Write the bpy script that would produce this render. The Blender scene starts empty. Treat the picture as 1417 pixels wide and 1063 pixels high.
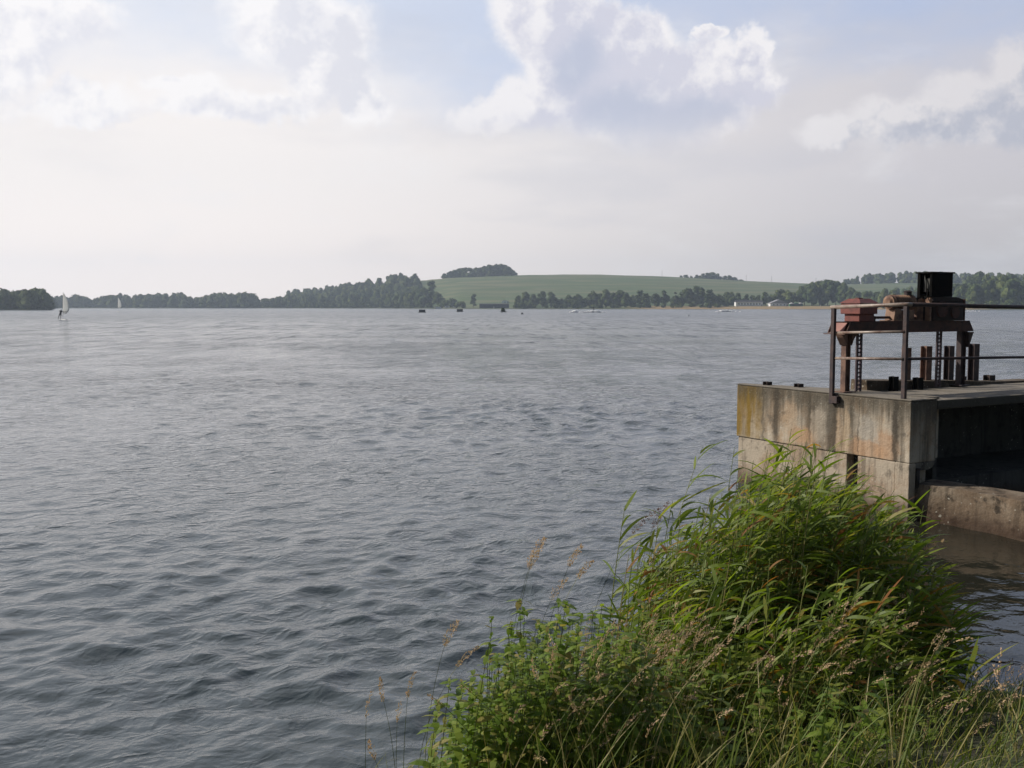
import bpy, math, random
import numpy as np
from mathutils import Vector
random.seed(7); RNG = np.random.default_rng(11)
S = bpy.context.scene
COL = S.collection

# ------------------------------------------------------------------ camera
EYE = 2.6
PITCH = math.atan(107.5 / 1400.0)
cam_d = bpy.data.cameras.new('camera'); cam = bpy.data.objects.new('camera', cam_d); COL.objects.link(cam)
cam_d.sensor_width = 36.0; cam_d.lens = 36.0 * 1400.0 / 1417.0
cam_d.clip_start = 0.05; cam_d.clip_end = 20000
cam.location = (0, 0, EYE); cam.rotation_euler = (math.pi / 2 - PITCH, 0, 0)
S.camera = cam

# ------------------------------------------------------------------ node helpers
class NT:
    def __init__(s, tree):
        s.t = tree; s.n = tree.nodes; s.l = tree.links
    def new(s, ty, **kw):
        n = s.n.new(ty)
        for k, v in kw.items(): setattr(n, k, v)
        return n
    def put(s, sock, v):
        if v is None: return
        if isinstance(v, bpy.types.NodeSocket): s.l.new(v, sock)
        elif isinstance(v, (tuple, list)):
            if len(v) == 3 and sock.type == 'RGBA': v = (*v, 1)
            sock.default_value = v
        else: sock.default_value = v
    def m(s, op, a, b=None, c=None, clamp=False):
        n = s.new('ShaderNodeMath', operation=op, use_clamp=clamp)
        s.put(n.inputs[0], a); s.put(n.inputs[1], b); s.put(n.inputs[2], c)
        return n.outputs[0]
    def v(s, op, a, b=None, out=0):
        n = s.new('ShaderNodeVectorMath', operation=op)
        s.put(n.inputs[0], a); s.put(n.inputs[1], b)
        return n.outputs['Value'] if op in ('LENGTH', 'DISTANCE', 'DOT_PRODUCT') else n.outputs[0]
    def vscale(s, a, f):
        n = s.new('ShaderNodeVectorMath', operation='SCALE'); s.put(n.inputs[0], a); s.put(n.inputs['Scale'], f)
        return n.outputs[0]
    def mr(s, x, a, b, c=0., d=1., smooth=True):
        n = s.new('ShaderNodeMapRange', interpolation_type='SMOOTHSTEP' if smooth else 'LINEAR')
        s.put(n.inputs[0], x)
        for i, k in enumerate((a, b, c, d)): s.put(n.inputs[i + 1], k)
        return n.outputs[0]
    def mix(s, f, a, b, blend='MIX'):
        n = s.new('ShaderNodeMix', data_type='RGBA', blend_type=blend)
        s.put(n.inputs[0], f); s.put(n.inputs[6], a); s.put(n.inputs[7], b)
        return n.outputs[2]
    def noise(s, vec, scale, detail=4, rough=.55, out=0, dist=0.):
        n = s.new('ShaderNodeTexNoise'); s.put(n.inputs['Vector'], vec)
        n.inputs['Scale'].default_value = scale; n.inputs['Detail'].default_value = detail
        n.inputs['Roughness'].default_value = rough; n.inputs['Distortion'].default_value = dist
        return n.outputs[out]
    def xyz(s, v):
        n = s.new('ShaderNodeSeparateXYZ'); s.put(n.inputs[0], v); return n.outputs
    def comb(s, x, y, z):
        n = s.new('ShaderNodeCombineXYZ'); s.put(n.inputs[0], x); s.put(n.inputs[1], y); s.put(n.inputs[2], z); return n.outputs[0]
    def ramp(s, f, stops):
        n = s.new('ShaderNodeValToRGB'); s.put(n.inputs[0], f); e = n.color_ramp.elements
        while len(e) < len(stops): e.new(.5)
        for el, (p, c) in zip(e, stops): el.position = p; el.color = (*c, 1)
        return n.outputs[0]

# ------------------------------------------------------------------ sun and sky
SUN_AZ = math.radians(-76); SUN_EL = math.radians(33)      # azimuth from +Y, negative to the left
sd = Vector((math.sin(SUN_AZ) * math.cos(SUN_EL), math.cos(SUN_AZ) * math.cos(SUN_EL), math.sin(SUN_EL)))
sun_d = bpy.data.lights.new('sun', 'SUN'); sun = bpy.data.objects.new('sun', sun_d); COL.objects.link(sun)
sun_d.energy = 4.4; sun_d.angle = math.radians(0.6); sun_d.color = (1, .93, .82)
sun.location = (-30, 8, 40); sun.rotation_euler = sd.to_track_quat('Z', 'Y').to_euler()

def px_dir(x, y):
    """azimuth and elevation of a direction, as read off the photograph"""
    v = Vector(((x - 708.5) / 1400, 1, -(y - 531.5) / 1400)).normalized()
    c, s_ = math.cos(-PITCH), math.sin(-PITCH)
    w = Vector((v.x, v.y * c - v.z * s_, v.y * s_ + v.z * c))
    return math.atan2(w.x, w.y), math.asin(w.z)

world = bpy.data.worlds.new('World'); S.world = world; world.use_nodes = True
N = NT(world.node_tree); N.n.clear()
wo = N.new('ShaderNodeOutputWorld'); bg = N.new('ShaderNodeBackground'); N.l.new(bg.outputs[0], wo.inputs[0])
sky = N.new('ShaderNodeTexSky'); sky.sky_type = 'NISHITA'; sky.sun_disc = False
sky.sun_elevation = SUN_EL; sky.sun_rotation = SUN_AZ; sky.air_density = 1.2; sky.dust_density = 2.0; sky.ozone_density = 1.5
SKY_STRENGTH = 0.05
nish = N.vscale(sky.outputs[0], SKY_STRENGTH)
tc = N.new('ShaderNodeTexCoord'); D = N.v('NORMALIZE', tc.outputs['Generated'])
dx, dy, dz = N.xyz(D)
az = N.m('ARCTAN2', dx, dy); el = N.m('ARCSINE', dz)
# veil of haze and thin cloud
low = N.mix(N.mr(az, -.35, .50), (1.18, 1.06, .99), (.62, .585, .57))
mid = N.mix(N.mr(az, -.30, .55), (.96, .915, .895), (.62, .60, .635))
veil = N.mix(N.mr(el, .0, .14), low, mid)
blue = N.mix(N.mr(az, -.45, .42), (.74, .79, .90), (.44, .53, .74))
bn = N.noise(N.v('MULTIPLY', D, (1, 1, 2.2)), 3.2, 5, .55)
bf = N.m('MULTIPLY', N.mr(N.m('ADD', el, N.m('MULTIPLY', N.m('SUBTRACT', bn, .5), .30)), .15, .30), 1.0)
base = N.mix(bf, veil, blue)
hi = N.noise(N.v('MULTIPLY', D, (1, 1, 1.6)), 2.4, 5, .6)        # broken cloud higher up, seen only in the water
base = N.mix(N.m('MULTIPLY', N.mr(el, .27, .42), N.mr(hi, .42, .60, .05, .85)), base, N.mix(N.mr(az, -.6, .7), (1.0, .96, .92), (.70, .70, .72)))
wisp = N.noise(N.v('MULTIPLY', D, (1, 1, 2.6)), 5.5, 7, .6, dist=.3)
base = N.mix(N.m('MULTIPLY', N.mr(wisp, .50, .75), .38), base, (.93, .92, .93))
lowgrey = N.noise(N.v('MULTIPLY', D, (1, 1, 4.0)), 4.3, 5, .5)
base = N.mix(N.m('MULTIPLY', N.mr(lowgrey, .50, .72), N.m('MULTIPLY', N.mr(el, .01, .06), N.mr(az, -.5, .1, .10, .30))), base, (.56, .57, .64))
# cumulus
w1 = N.v('SUBTRACT', N.noise(D, 9, 3, .5, out=1), (.5, .5, .5))
w2 = N.v('SUBTRACT', N.noise(D, 30, 7, .68, out=1), (.5, .5, .5))
P2 = N.v('ADD', N.comb(az, el, 0.), N.v('ADD', N.vscale(w1, .085), N.vscale(w2, .040)))
def field(puffs, P2=P2):
    acc = None
    for (x, y, rx, ry) in puffs:
        a, e = px_dir(x, y)
        d = N.v('SUBTRACT', P2, (a, e, 0.)); d = N.v('MULTIPLY', d, (1400. / rx, 1400. / ry, 0.))
        f = N.m('SUBTRACT', 1., N.v('LENGTH', d))
        acc = f if acc is None else N.m('SMOOTH_MAX', acc, f, .25)
    return acc
BIG = [(760, 20, 95, 80), (800, 90, 95, 80), (880, 120, 120, 75), (960, 105, 90, 50), (1045, 70, 30, 36), (1030, 110, 55, 40), (870, 55, 70, 45), (830, 50, 70, 60), (745, 150, 70, 50),
       (985, 48, 26, 12), (930, 165, 110, 42), (690, 165, 60, 36)]
WHITE = [(385, 25, 100, 60), (450, 90, 95, 80), (520, 150, 52, 46), (30, 45, 60, 70), (100, 25, 80, 42), (120, 145, 90, 26), (340, 160, 140, 30), (250, 125, 45, 24),
         (1160, 178, 62, 28), (1270, 165, 100, 40), (1390, 88, 46, 50), (1340, 130, 60, 40), (1360, 170, 100, 40), (1500, 120, 120, 60), (-180, 70, 200, 90)]
big = field(BIG); white = field(WHITE)
TOSUN = N.v('ADD', P2, (-.030, .024, 0.))
big_s = N.m('SUBTRACT', big, field(BIG, TOSUN)); white_s = N.m('SUBTRACT', white, field(WHITE, TOSUN))
def mask(f, lo, hi): return N.mr(f, lo, hi)
g = N.noise(D, 26, 6, .62)
sunstep = N.v('ADD', D, tuple(sd * 0.018))
relief = N.m('SUBTRACT', g, N.noise(sunstep, 26, 6, .62))
rel = N.mr(relief, -.14, .14, -.5, .5, smooth=False)
# distant left clouds are brighter, right-hand ones greyer
lit = N.mix(N.mr(az, -.1, .55), (.98, .96, .965), (.74, .715, .735))
shade = N.mix(N.mr(az, -.3, .4), (.80, .80, .86), (.50, .52, .60))
wm = mask(white, -.06, .42)
wc = N.mix(N.m('SUBTRACT', N.m('SUBTRACT', N.mr(white, .05, .80, .15, .95), N.m('MULTIPLY', white_s, .9)), N.m('MULTIPLY', rel, 1.1), clamp=True), lit, shade)
c1 = N.mix(N.m('MULTIPLY', wm, .92), base, wc)
bm_ = mask(big, -.06, .30)
bc = N.mix(N.m('SUBTRACT', N.m('SUBTRACT', N.mr(big, .0, .75, .12, 1.10), N.m('MULTIPLY', big_s, .9)), N.m('MULTIPLY', rel, 1.0), clamp=True), (.93, .905, .915), (.66, .66, .755))
core = field([(890, 150, 95, 46), (960, 150, 70, 36), (810, 85, 50, 60)])
bc = N.mix(N.mr(core, -.1, .7, 0., .8), bc, (.50, .54, .67))
edge_fade = N.mr(el, px_dir(880, 222)[1], px_dir(880, 140)[1], .10, .92)
c2 = N.mix(N.m('MULTIPLY', bm_, edge_fade), c1, bc)
# the cloudy sky fills the front; behind the viewer the clear blue sky remains
front = N.m('MULTIPLY', N.mr(dy, -.15, .55), N.mr(el, .45, 1.25, 1., .0))
full = N.mix(front, nish, c2)
N.l.new(full, bg.inputs[0]); bg.inputs[1].default_value = 1.0
world.cycles.sampling_method = 'MANUAL'; world.cycles.sample_map_resolution = 512

S.view_settings.view_transform = 'Standard'; S.view_settings.look = 'None'
S.view_settings.exposure = 0.05; S.view_settings.gamma = 1.0
S.render.engine = 'CYCLES'
S.cycles.max_bounces = 6; S.cycles.transparent_max_bounces = 6; S.cycles.volume_bounces = 0
S.cycles.use_denoising = True

# ------------------------------------------------------------------ object helpers
def mesh_obj(name, verts, faces, mats=(), parent=None, smooth=False, midx=None):
    me = bpy.data.meshes.new(name)
    me.from_pydata([tuple(v) for v in verts] if not isinstance(verts, np.ndarray) else verts.tolist(), [], faces)
    for mt in (mats if isinstance(mats, (list, tuple)) else [mats]): me.materials.append(mt)
    if smooth: me.polygons.foreach_set('use_smooth', [True] * len(me.polygons))
    if midx is not None: me.polygons.foreach_set('material_index', midx)
    me.update()
    o = bpy.data.objects.new(name, me); COL.objects.link(o)
    if parent: o.parent = parent
    return o
def tag(o, label=None, cat=None, group=None, kind=None):
    if label: o['label'] = label
    if cat: o['category'] = cat
    if group: o['group'] = group
    if kind: o['kind'] = kind
    return o
def empty(name, loc=(0, 0, 0), rz=0., label=None, cat=None, group=None):
    o = bpy.data.objects.new(name, None); COL.objects.link(o); o.location = loc; o.rotation_euler = (0, 0, rz)
    o.empty_display_size = .1
    return tag(o, label, cat, group)
def copy_thing(o, loc=None, rz=None, scale=None, label=None, group=None):
    c = o.copy(); COL.objects.link(c)
    for ch in [k for k in bpy.data.objects if k.parent == o] if o.type == 'EMPTY' else []:
        d = ch.copy(); COL.objects.link(d); d.parent = c
    if loc is not None: c.location = loc
    if rz is not None: c.rotation_euler = (0, 0, rz)
    if scale is not None: c.scale = scale
    if label: c['label'] = label
    if group: c['group'] = group
    return c

class G:
    """collects polygons for one mesh"""
    def __init__(s): s.v = []; s.f = []; s.m = []
    def add(s, vs, fs, m=0):
        b = len(s.v); s.v += [tuple(v) for v in vs]; s.f += [tuple(i + b for i in f) for f in fs]; s.m += [m] * len(fs)
    def box(s, x0, x1, y0, y1, z0, z1, m=0):
        s.add([(x0, y0, z0), (x1, y0, z0), (x1, y1, z0), (x0, y1, z0), (x0, y0, z1), (x1, y0, z1), (x1, y1, z1), (x0, y1, z1)],
              [(0, 3, 2, 1), (4, 5, 6, 7), (0, 1, 5, 4), (1, 2, 6, 5), (2, 3, 7, 6), (3, 0, 4, 7)], m)
    def prism(s, pts, z0, z1, m=0):
        n = len(pts); z1s = z1 if isinstance(z1, (list, tuple)) else [z1] * n
        s.add([(p[0], p[1], z0) for p in pts] + [(p[0], p[1], z) for p, z in zip(pts, z1s)],
              [tuple(range(n))[::-1], tuple(range(n, 2 * n))] + [(i, (i + 1) % n, n + (i + 1) % n, n + i) for i in range(n)], m)
    def prism_y(s, pts, y0, y1, m=0):      # outline in x,z
        n = len(pts)
        s.add([(p[0], y0, p[1]) for p in pts] + [(p[0], y1, p[1]) for p in pts],
              [tuple(range(n)), tuple(range(n, 2 * n))[::-1]] + [(i, n + i, n + (i + 1) % n, (i + 1) % n) for i in range(n)], m)
    def tube(s, pts, r, n=8, m=0, cap=True):
        pts = [Vector(p) for p in pts]; rs = r if isinstance(r, (list, tuple)) else [r] * len(pts)
        vs = []
        for i, p in enumerate(pts):
            t = (pts[min(i + 1, len(pts) - 1)] - pts[max(i - 1, 0)]).normalized()
            a = t.cross(Vector((0, 0, 1)) if abs(t.z) < .9 else Vector((1, 0, 0))).normalized(); b = t.cross(a)
            for k in range(n):
                an = 2 * math.pi * k / n; vs.append(p + (a * math.cos(an) + b * math.sin(an)) * rs[i])
        fs = [(i * n + k, i * n + (k + 1) % n, (i + 1) * n + (k + 1) % n, (i + 1) * n + k) for i in range(len(pts) - 1) for k in range(n)]
        if cap: fs += [tuple(range(n))[::-1], tuple(range((len(pts) - 1) * n, len(pts) * n))]
        s.add(vs, fs, m)
    def obj(s, name, mats, parent=None, smooth=False, bevel=0.):
        o = mesh_obj(name, s.v, s.f, mats, parent, smooth, s.m)
        if bevel:
            b = o.modifiers.new('bevel', 'BEVEL'); b.width = bevel; b.segments = 2; b.limit_method = 'ANGLE'
        return o

def material(name):
    m = bpy.data.materials.new(name); m.use_nodes = True
    t = NT(m.node_tree); t.b = m.node_tree.nodes['Principled BSDF']; t.mat = m
    t.oc = t.new('ShaderNodeTexCoord').outputs['Object']
    return t
def bump(t, h, dist, strength=1.):
    n = t.new('ShaderNodeBump'); t.put(n.inputs['Height'], h); n.inputs['Distance'].default_value = dist; t.put(n.inputs['Strength'], strength)
    t.l.new(n.outputs[0], t.b.inputs['Normal']); return n

# ------------------------------------------------------------------ materials
def mat_water():
    t = material('lake_water'); b = t.b
    p = t.new('ShaderNodeNewGeometry').outputs['Position']
    X, Y, Z = t.xyz(p); far = t.mr(Y, 12., 55.)
    def ridged(vec, sc, det, dist):
        n = t.noise(vec, sc, det, .55, dist=dist); return t.m('SUBTRACT', 1., t.m('ABSOLUTE', t.m('MULTIPLY_ADD', n, 2.6, -1.3)))
    # wind ripples run across the wind: stretch the pattern along the crests
    c, s_ = math.cos(math.radians(-52)), math.sin(math.radians(-52))
    along = t.m('ADD', t.m('MULTIPLY', X, c), t.m('MULTIPLY', Y, s_)); across = t.m('ADD', t.m('MULTIPLY', X, -s_), t.m('MULTIPLY', Y, c))
    q = t.comb(along, t.m('MULTIPLY', across, .75), 0.)
    r1 = ridged(q, 2.6, 2, .5); r2 = ridged(q, 6.5, 2, .5); r3 = t.noise(q, 19., 3, .6)
    n0 = t.noise(q, .9, 3, .55)
    h = t.m('ADD', t.m('MULTIPLY', r1, t.m('MULTIPLY_ADD', far, .040, .026)), t.m('MULTIPLY', r2, t.m('MULTIPLY_ADD', far, .010, .0135)))
    h = t.m('ADD', h, t.m('MULTIPLY', r3, .0080)); h = t.m('ADD', h, t.m('MULTIPLY', n0, t.m('MULTIPLY_ADD', far, .10, .0)))
    patch = t.noise(t.v('MULTIPLY', p, (.35, 1.2, 1)), .045, 4, .6); patch2 = t.noise(t.v('MULTIPLY', p, (.8, .5, 1)), .35, 4, .65)
    amp = t.m('MULTIPLY', t.mr(patch, .36, .62, .55, 1.3), t.mr(patch2, .35, .65, .6, 1.35))
    calm = t.mr(t.m('ADD', X, t.m('MULTIPLY', Y, -.20)), 1.9, .9, .35, 1.)   # lee of the concrete
    calm = t.m('MAXIMUM', calm, t.mr(Y, 11.5, 15.5))
    bn = bump(t, h, 1.0, t.m('MULTIPLY', t.m('MULTIPLY', amp, .95), calm))
    # chop too small to be resolved far out: facets tilt the normal directly
    f1 = t.v('SUBTRACT', t.noise(t.v('MULTIPLY', p, (1.3, .9, 1)), 1., 3, .7, out=1), (.5, .5, .5))
    f2 = t.v('SUBTRACT', t.noise(t.v('MULTIPLY', p, (.9, .14, 1)), 1., 3, .65, out=1), (.5, .5, .5))
    k = t.m('MULTIPLY', t.mr(Y, 18., 110.), amp)
    tilt = t.v('ADD', t.vscale(f1, .80), t.vscale(f2, 1.3)); tilt = t.v('MULTIPLY', tilt, (1, 1, 0))
    t.l.new(t.v('NORMALIZE', t.v('ADD', bn.outputs[0], t.vscale(tilt, k))), b.inputs['Normal'])
    shallow = t.m('MULTIPLY', t.m('SUBTRACT', 1., t.mr(t.m('ADD', X, t.m('MULTIPLY', Y, -.20)), 2.0, .8)), t.mr(Y, 14., 12.))
    t.put(b.inputs['Base Color'], t.mix(shallow, (.056, .072, .082), (.022, .022, .016))); t.put(b.inputs['Roughness'], t.m('MULTIPLY_ADD', t.m('POWER', t.mr(Y, 20., 240., smooth=False), .7), .19, .045))
    b.inputs['IOR'].default_value = 1.333
    return t.mat
def concrete(name, light=(.33, .27, .21), dark=(.055, .047, .038), warm=(.33, .20, .11), streak=1., dirt=.5, ztop=1.45):
    t = material(name); b = t.b; o = t.oc
    X, Y, Z = t.xyz(o)
    st = t.noise(t.v('MULTIPLY', o, (7, 7, .55)), 1., 4, .6)
    st2 = t.noise(t.v('MULTIPLY', o, (19, 19, 1.1)), 1., 3, .6)
    bl = t.noise(o, 2.0, 6, .6); fine = t.noise(o, 38, 6, .7)
    c = t.mix(t.mr(bl, .42, .62), light, warm)
    c = t.mix(t.m('MULTIPLY', t.mr(fine, .35, .7), .35), c, tuple(k * 1.35 for k in light))
    top = t.mr(t.m('ADD', Z, t.m('MULTIPLY', t.m('SUBTRACT', st, .5), 1.9)), ztop - .75, ztop + .05)
    f = t.m('MULTIPLY', t.m('MAXIMUM', t.m('MULTIPLY', top, .92), t.mr(st, .52, .66, 0., .8)), streak)
    f = t.m('MAXIMUM', f, t.m('MULTIPLY', t.mr(st2, .56, .7), .45 * streak))
    c = t.mix(f, c, dark)
    c = t.mix(t.m('MULTIPLY', t.mr(t.noise(o, 5.5, 7, .65), .52, .66), dirt), c, dark)
    wl = t.mr(t.m('ADD', Z, t.m('MULTIPLY', t.m('SUBTRACT', bl, .5), .5)), .34, .05)
    c = t.mix(t.m('MULTIPLY', wl, .85), c, (.045, .026, .017))
    vo = t.new('ShaderNodeTexVoronoi'); t.put(vo.inputs['Vector'], t.v('ADD', o, t.vscale(t.noise(o, 30, 2, out=1), .05))); vo.inputs['Scale'].default_value = 17
    li = t.m('MULTIPLY', t.mr(vo.outputs['Distance'], .22, .12), t.mr(t.m('ADD', t.noise(o, 1.6, 2), t.m('MULTIPLY', Z, .10)), .58, .68))
    c = t.mix(t.m('MULTIPLY', li, .75), c, (.42, .40, .34))
    t.put(b.inputs['Base Color'], c); b.inputs['Roughness'].default_value = .93; b.inputs['Specular IOR Level'].default_value = .25
    bump(t, t.m('ADD', t.m('MULTIPLY', fine, .4), t.noise(o, 9, 6, .65)), .02, .8)
    return t
def rust(name, a, c2, mixlo=.42, mixhi=.62, metallic=0., rough=.8):
    t = material(name); b = t.b; o = t.oc
    n = t.noise(o, 9, 6, .65); n2 = t.noise(o, 45, 4, .7)
    c = t.mix(t.mr(n, mixlo, mixhi), a, c2); c = t.mix(t.m('MULTIPLY', t.mr(n2, .5, .75), .5), c, tuple(k * .4 for k in a))
    t.put(b.inputs['Base Color'], c); b.inputs['Roughness'].default_value = rough; b.inputs['Metallic'].default_value = metallic
    bump(t, n2, .004, .6)
    return t.mat
def leafmat(name, stops, trans=.45, rough=.45, size=3., tint=(1.5, 1.6, .7)):
    t = material(name); b = t.b
    gi = t.new('ShaderNodeNewGeometry').outputs['Random Per Island']
    c = t.ramp(gi, stops); c.node.color_ramp.interpolation = 'CONSTANT' if False else 'LINEAR'
    n = t.noise(t.oc, size, 3, .5); c = t.mix(t.mr(n, .3, .7, 0., .5), c, t.mix(1., c, (.55, .55, .5), 'MULTIPLY'))
    t.put(b.inputs['Base Color'], c); b.inputs['Roughness'].default_value = rough; b.inputs['Specular IOR Level'].default_value = .35
    tr = t.new('ShaderNodeBsdfTranslucent'); t.put(tr.inputs[0], t.mix(1., c, tint, 'MULTIPLY'))
    ms = t.new('ShaderNodeMixShader'); ms.inputs[0].default_value = trans
    t.l.new(b.outputs[0], ms.inputs[1]); t.l.new(tr.outputs[0], ms.inputs[2])
    t.l.new(ms.outputs[0], t.n['Material Output'].inputs[0])
    return t.mat
def plain(name, c, rough=.6, var=.25, scale=4.):
    t = material(name); n = t.noise(t.oc, scale, 4, .6)
    t.put(t.b.inputs['Base Color'], t.mix(t.mr(n, .35, .65, 0., var), c, tuple(k * .5 for k in c)))
    t.b.inputs['Roughness'].default_value = rough; return t.mat

def crownmat(name, a, b_, c_):
    t = material(name); n = t.noise(t.oc, .9, 5, .65); n2 = t.noise(t.oc, 3.4, 3, .6)
    oi = t.new('ShaderNodeObjectInfo').outputs['Random']; ri = t.new('ShaderNodeNewGeometry').outputs['Random Per Island']
    c = t.mix(t.mr(n, .38, .62), a, b_); c = t.mix(t.m('MULTIPLY', t.mr(ri, .45, 1.), .8), c, c_)
    c = t.mix(t.m('MULTIPLY', t.mr(oi, 0., 1., smooth=False), .45), c, t.mix(1., c, (1.5, 1.3, .8), 'MULTIPLY'))
    t.put(t.b.inputs['Base Color'], c); t.b.inputs['Roughness'].default_value = .9; t.b.inputs['Specular IOR Level'].default_value = .1
    return t.mat
M_crown = crownmat('tree_leaves', (.034, .058, .024), (.065, .095, .034), (.12, .145, .05))
M_crown_lt = crownmat('light_tree_leaves', (.07, .10, .03), (.10, .13, .04), (.14, .16, .055))
M_bark = plain('bark', (.10, .075, .05), .9)

# ------------------------------------------------------------------ water (real waves near the bank)
def build_water():
    az_ = np.linspace(math.radians(-48), math.radians(48), 1050)
    r = [2.2]
    while r[-1] < 160: r.append(r[-1] * 1.0047 + .002)
    while r[-1] < 2300: r.append(r[-1] * 1.03)
    r = np.array(r)
    A, R = np.meshgrid(az_, r); X = R * np.sin(A); Y = R * np.cos(A)
    dr = np.gradient(r)[:, None] * np.ones_like(X); sp = np.maximum(dr, R * (az_[1] - az_[0]))
    Z = np.zeros_like(X); DX = np.zeros_like(X); DY = np.zeros_like(X)
    rng = np.random.default_rng(5)
    amp_mod = np.zeros_like(X)
    for _ in range(9):
        k = rng.normal(0, .22, 2); amp_mod += np.sin(k[0] * X + k[1] * Y + rng.uniform(0, 6.28))
    amp_mod = np.clip(1 + .16 * amp_mod, .45, 1.7)
    lee = np.clip((X - .20 * Y - .9) / 1.0, 0, 1) * np.clip((15.5 - Y) / 4., 0, 1)
    bank = np.clip((Y - 4.2) / 3., .35, 1)
    amp_mod *= (1 - .72 * lee) * bank
    n = 130
    for i in range(n):
        L = math.exp(rng.uniform(math.log(.13), math.log(2.4)))
        th = math.radians(-58) + rng.normal(0, .75)
        d = (math.cos(th), math.sin(th)); k = 2 * math.pi / L
        slope = .0255 * math.exp(-(math.log(L / .33) ** 2) / 1.7)
        a = slope / k
        fade = np.clip((L / sp - 2.6) / 2.5, 0, 1)
        ph = k * (d[0] * X + d[1] * Y) + rng.uniform(0, 6.28)
        aa = a * fade * amp_mod
        Z += aa * np.cos(ph); DX -= .9 * aa * d[0] * np.sin(ph); DY -= .9 * aa * d[1] * np.sin(ph)
    V = np.stack([X + DX, Y + DY, Z], -1).reshape(-1, 3).astype(np.float32)
    nr, nc = X.shape
    i = (np.arange(nr - 1)[:, None] * nc + np.arange(nc - 1)[None, :]).reshape(-1)
    F = np.stack([i, i + 1, i + nc + 1, i + nc], -1).astype(np.int32)
    me = bpy.data.meshes.new('water'); me.vertices.add(len(V)); me.vertices.foreach_set('co', V.reshape(-1))
    me.loops.add(F.size); me.loops.foreach_set('vertex_index', F.reshape(-1))
    me.polygons.add(len(F)); me.polygons.foreach_set('loop_start', np.arange(0, F.size, 4, dtype=np.int32))
    me.polygons.foreach_set('use_smooth', np.ones(len(F), bool)); me.update(calc_edges=True); me.validate()
    me.materials.append(mat_water())
    o = bpy.data.objects.new('water', me); COL.objects.link(o)
    tag(o, 'rippled grey blue lake water reaching to the far shore', 'water', kind='structure')
build_water()

# ------------------------------------------------------------------ far land
def interp(x, pts):
    return float(np.interp(x, [p[0] for p in pts], [p[1] for p in pts]))
SHORE = [(-900, 560), (-200, 640), (68, 690), (80, 1380), (400, 1330), (560, 1200), (640, 1020), (860, 960), (1160, 930), (1230, 850), (1700, 760), (2400, 700)]
RIDGE = [(-900, 4), (60, 4), (80, 3), (200, 4), (380, 5), (410, 9), (450, 14), (500, 22), (550, 32), (590, 36), (620, 39), (680, 42), (740, 44), (830, 44), (900, 41.5), (940, 39.5), (1020, 35.5), (1110, 32), (1160, 30.5), (1240, 32), (1417, 31), (1800, 28), (2400, 20)]
def shore(p): return interp(p, SHORE)
def ridge_d(p): return interp(p, [(-900, 1100), (60, 1100), (90, 1900), (400, 1750), (560, 1550), (900, 1600), (1417, 1750), (2400, 1800)])
def px_of(X, Y): return 708.5 + 1400 * X / Y
def land_z(p, Y):
    s0 = shore(p); rd = ridge_d(p); t = Y - s0
    beach = interp(p, [(840, 0), (900, 1), (1150, 1), (1190, .25), (1260, .2)])
    z = -.6 + 1.3 * min(1, max(0, t + 4) / 10) + beach * 1.9 * min(1, max(0, t) / 22)
    H = 2.6 + interp(p, RIDGE) * rd / 1400
    u = min(1., max(0., (t - 40) / (rd - s0 - 40))); 
    w = u * u * (3 - 2 * u) if u < .5 else .5 + (u - .5) * 1.0 + 0
    w = (math.sin((u - .5) * math.pi) * .5 + .5) * .55 + u * .45
    z += w * (H - z)
    if Y > rd: z = H - (Y - rd) * .03
    z += .5 * math.sin(Y * .021 + p * .013) * u
    return z
def gpos(p, Y): return ((p - 708.5) / 1400 * Y, Y, land_z(p, Y))
def mat_land():
    t = material('far_fields'); X, Y, Z = t.xyz(t.oc)
    n = t.noise(t.v('MULTIPLY', t.oc, (.3, 1, .3)), .03, 6, .6); n2 = t.noise(t.oc, .3, 5, .7)
    pxn = t.m('ADD', t.m('DIVIDE', X, Y), 0.)
    rows = t.m('SINE', t.m('ADD', t.m('MULTIPLY', Z, 1.1), t.m('MULTIPLY', n, 14)))
    c = t.mix(t.mr(n, .40, .60), (.10, .145, .065), (.175, .18, .105))
    c = t.mix(t.m('MULTIPLY', t.mr(rows, -.6, .9), .6), c, (.085, .125, .06))
    c = t.mix(t.m('MULTIPLY', t.mr(n2, .45, .7), .3), c, (.16, .165, .10))
    sand = t.m('MULTIPLY', t.mr(Z, 2.95, 2.45), t.m('MULTIPLY', t.mr(pxn, .10, .14), t.mr(pxn, .50, .44)))
    c = t.mix(sand, c, t.mix(n2, (.38, .27, .15), (.28, .21, .12)))
    rough = t.m('MULTIPLY', t.mr(Z, 1.6, .5), .7)
    c = t.mix(t.m('MULTIPLY', rough, t.m('SUBTRACT', 1., sand)), c, (.10, .10, .06))
    t.put(t.b.inputs['Base Color'], c); t.b.inputs['Roughness'].default_value = .95; t.b.inputs['Specular IOR Level'].default_value = .05
    return t.mat
def build_land():
    ps = np.concatenate([np.linspace(-900, 50, 40), np.linspace(60, 100, 20), np.linspace(110, 2400, 330)])
    ss = [-30, -12, -4, 0, 4, 8, 12, 17, 22, 30, 45, 65, 90, 120, 160, 200, 240, 280, 320, 360, 400, 440, 480, 520, 560, 600, 650, 700, 760, 820, 900, 1000, 1100]
    V = [gpos(p, shore(p) + s) for s in ss for p in ps]; n = len(ps)
    F = [(j * n + i, j * n + i + 1, (j + 1) * n + i + 1, (j + 1) * n + i) for j in range(len(ss) - 1) for i in range(n - 1)]
    o = mesh_obj('hills', V, F, mat_land(), smooth=True)
    tag(o, 'low green hill of fields behind the far shore with a sandy beach', 'hills', kind='structure')
build_land()

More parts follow.
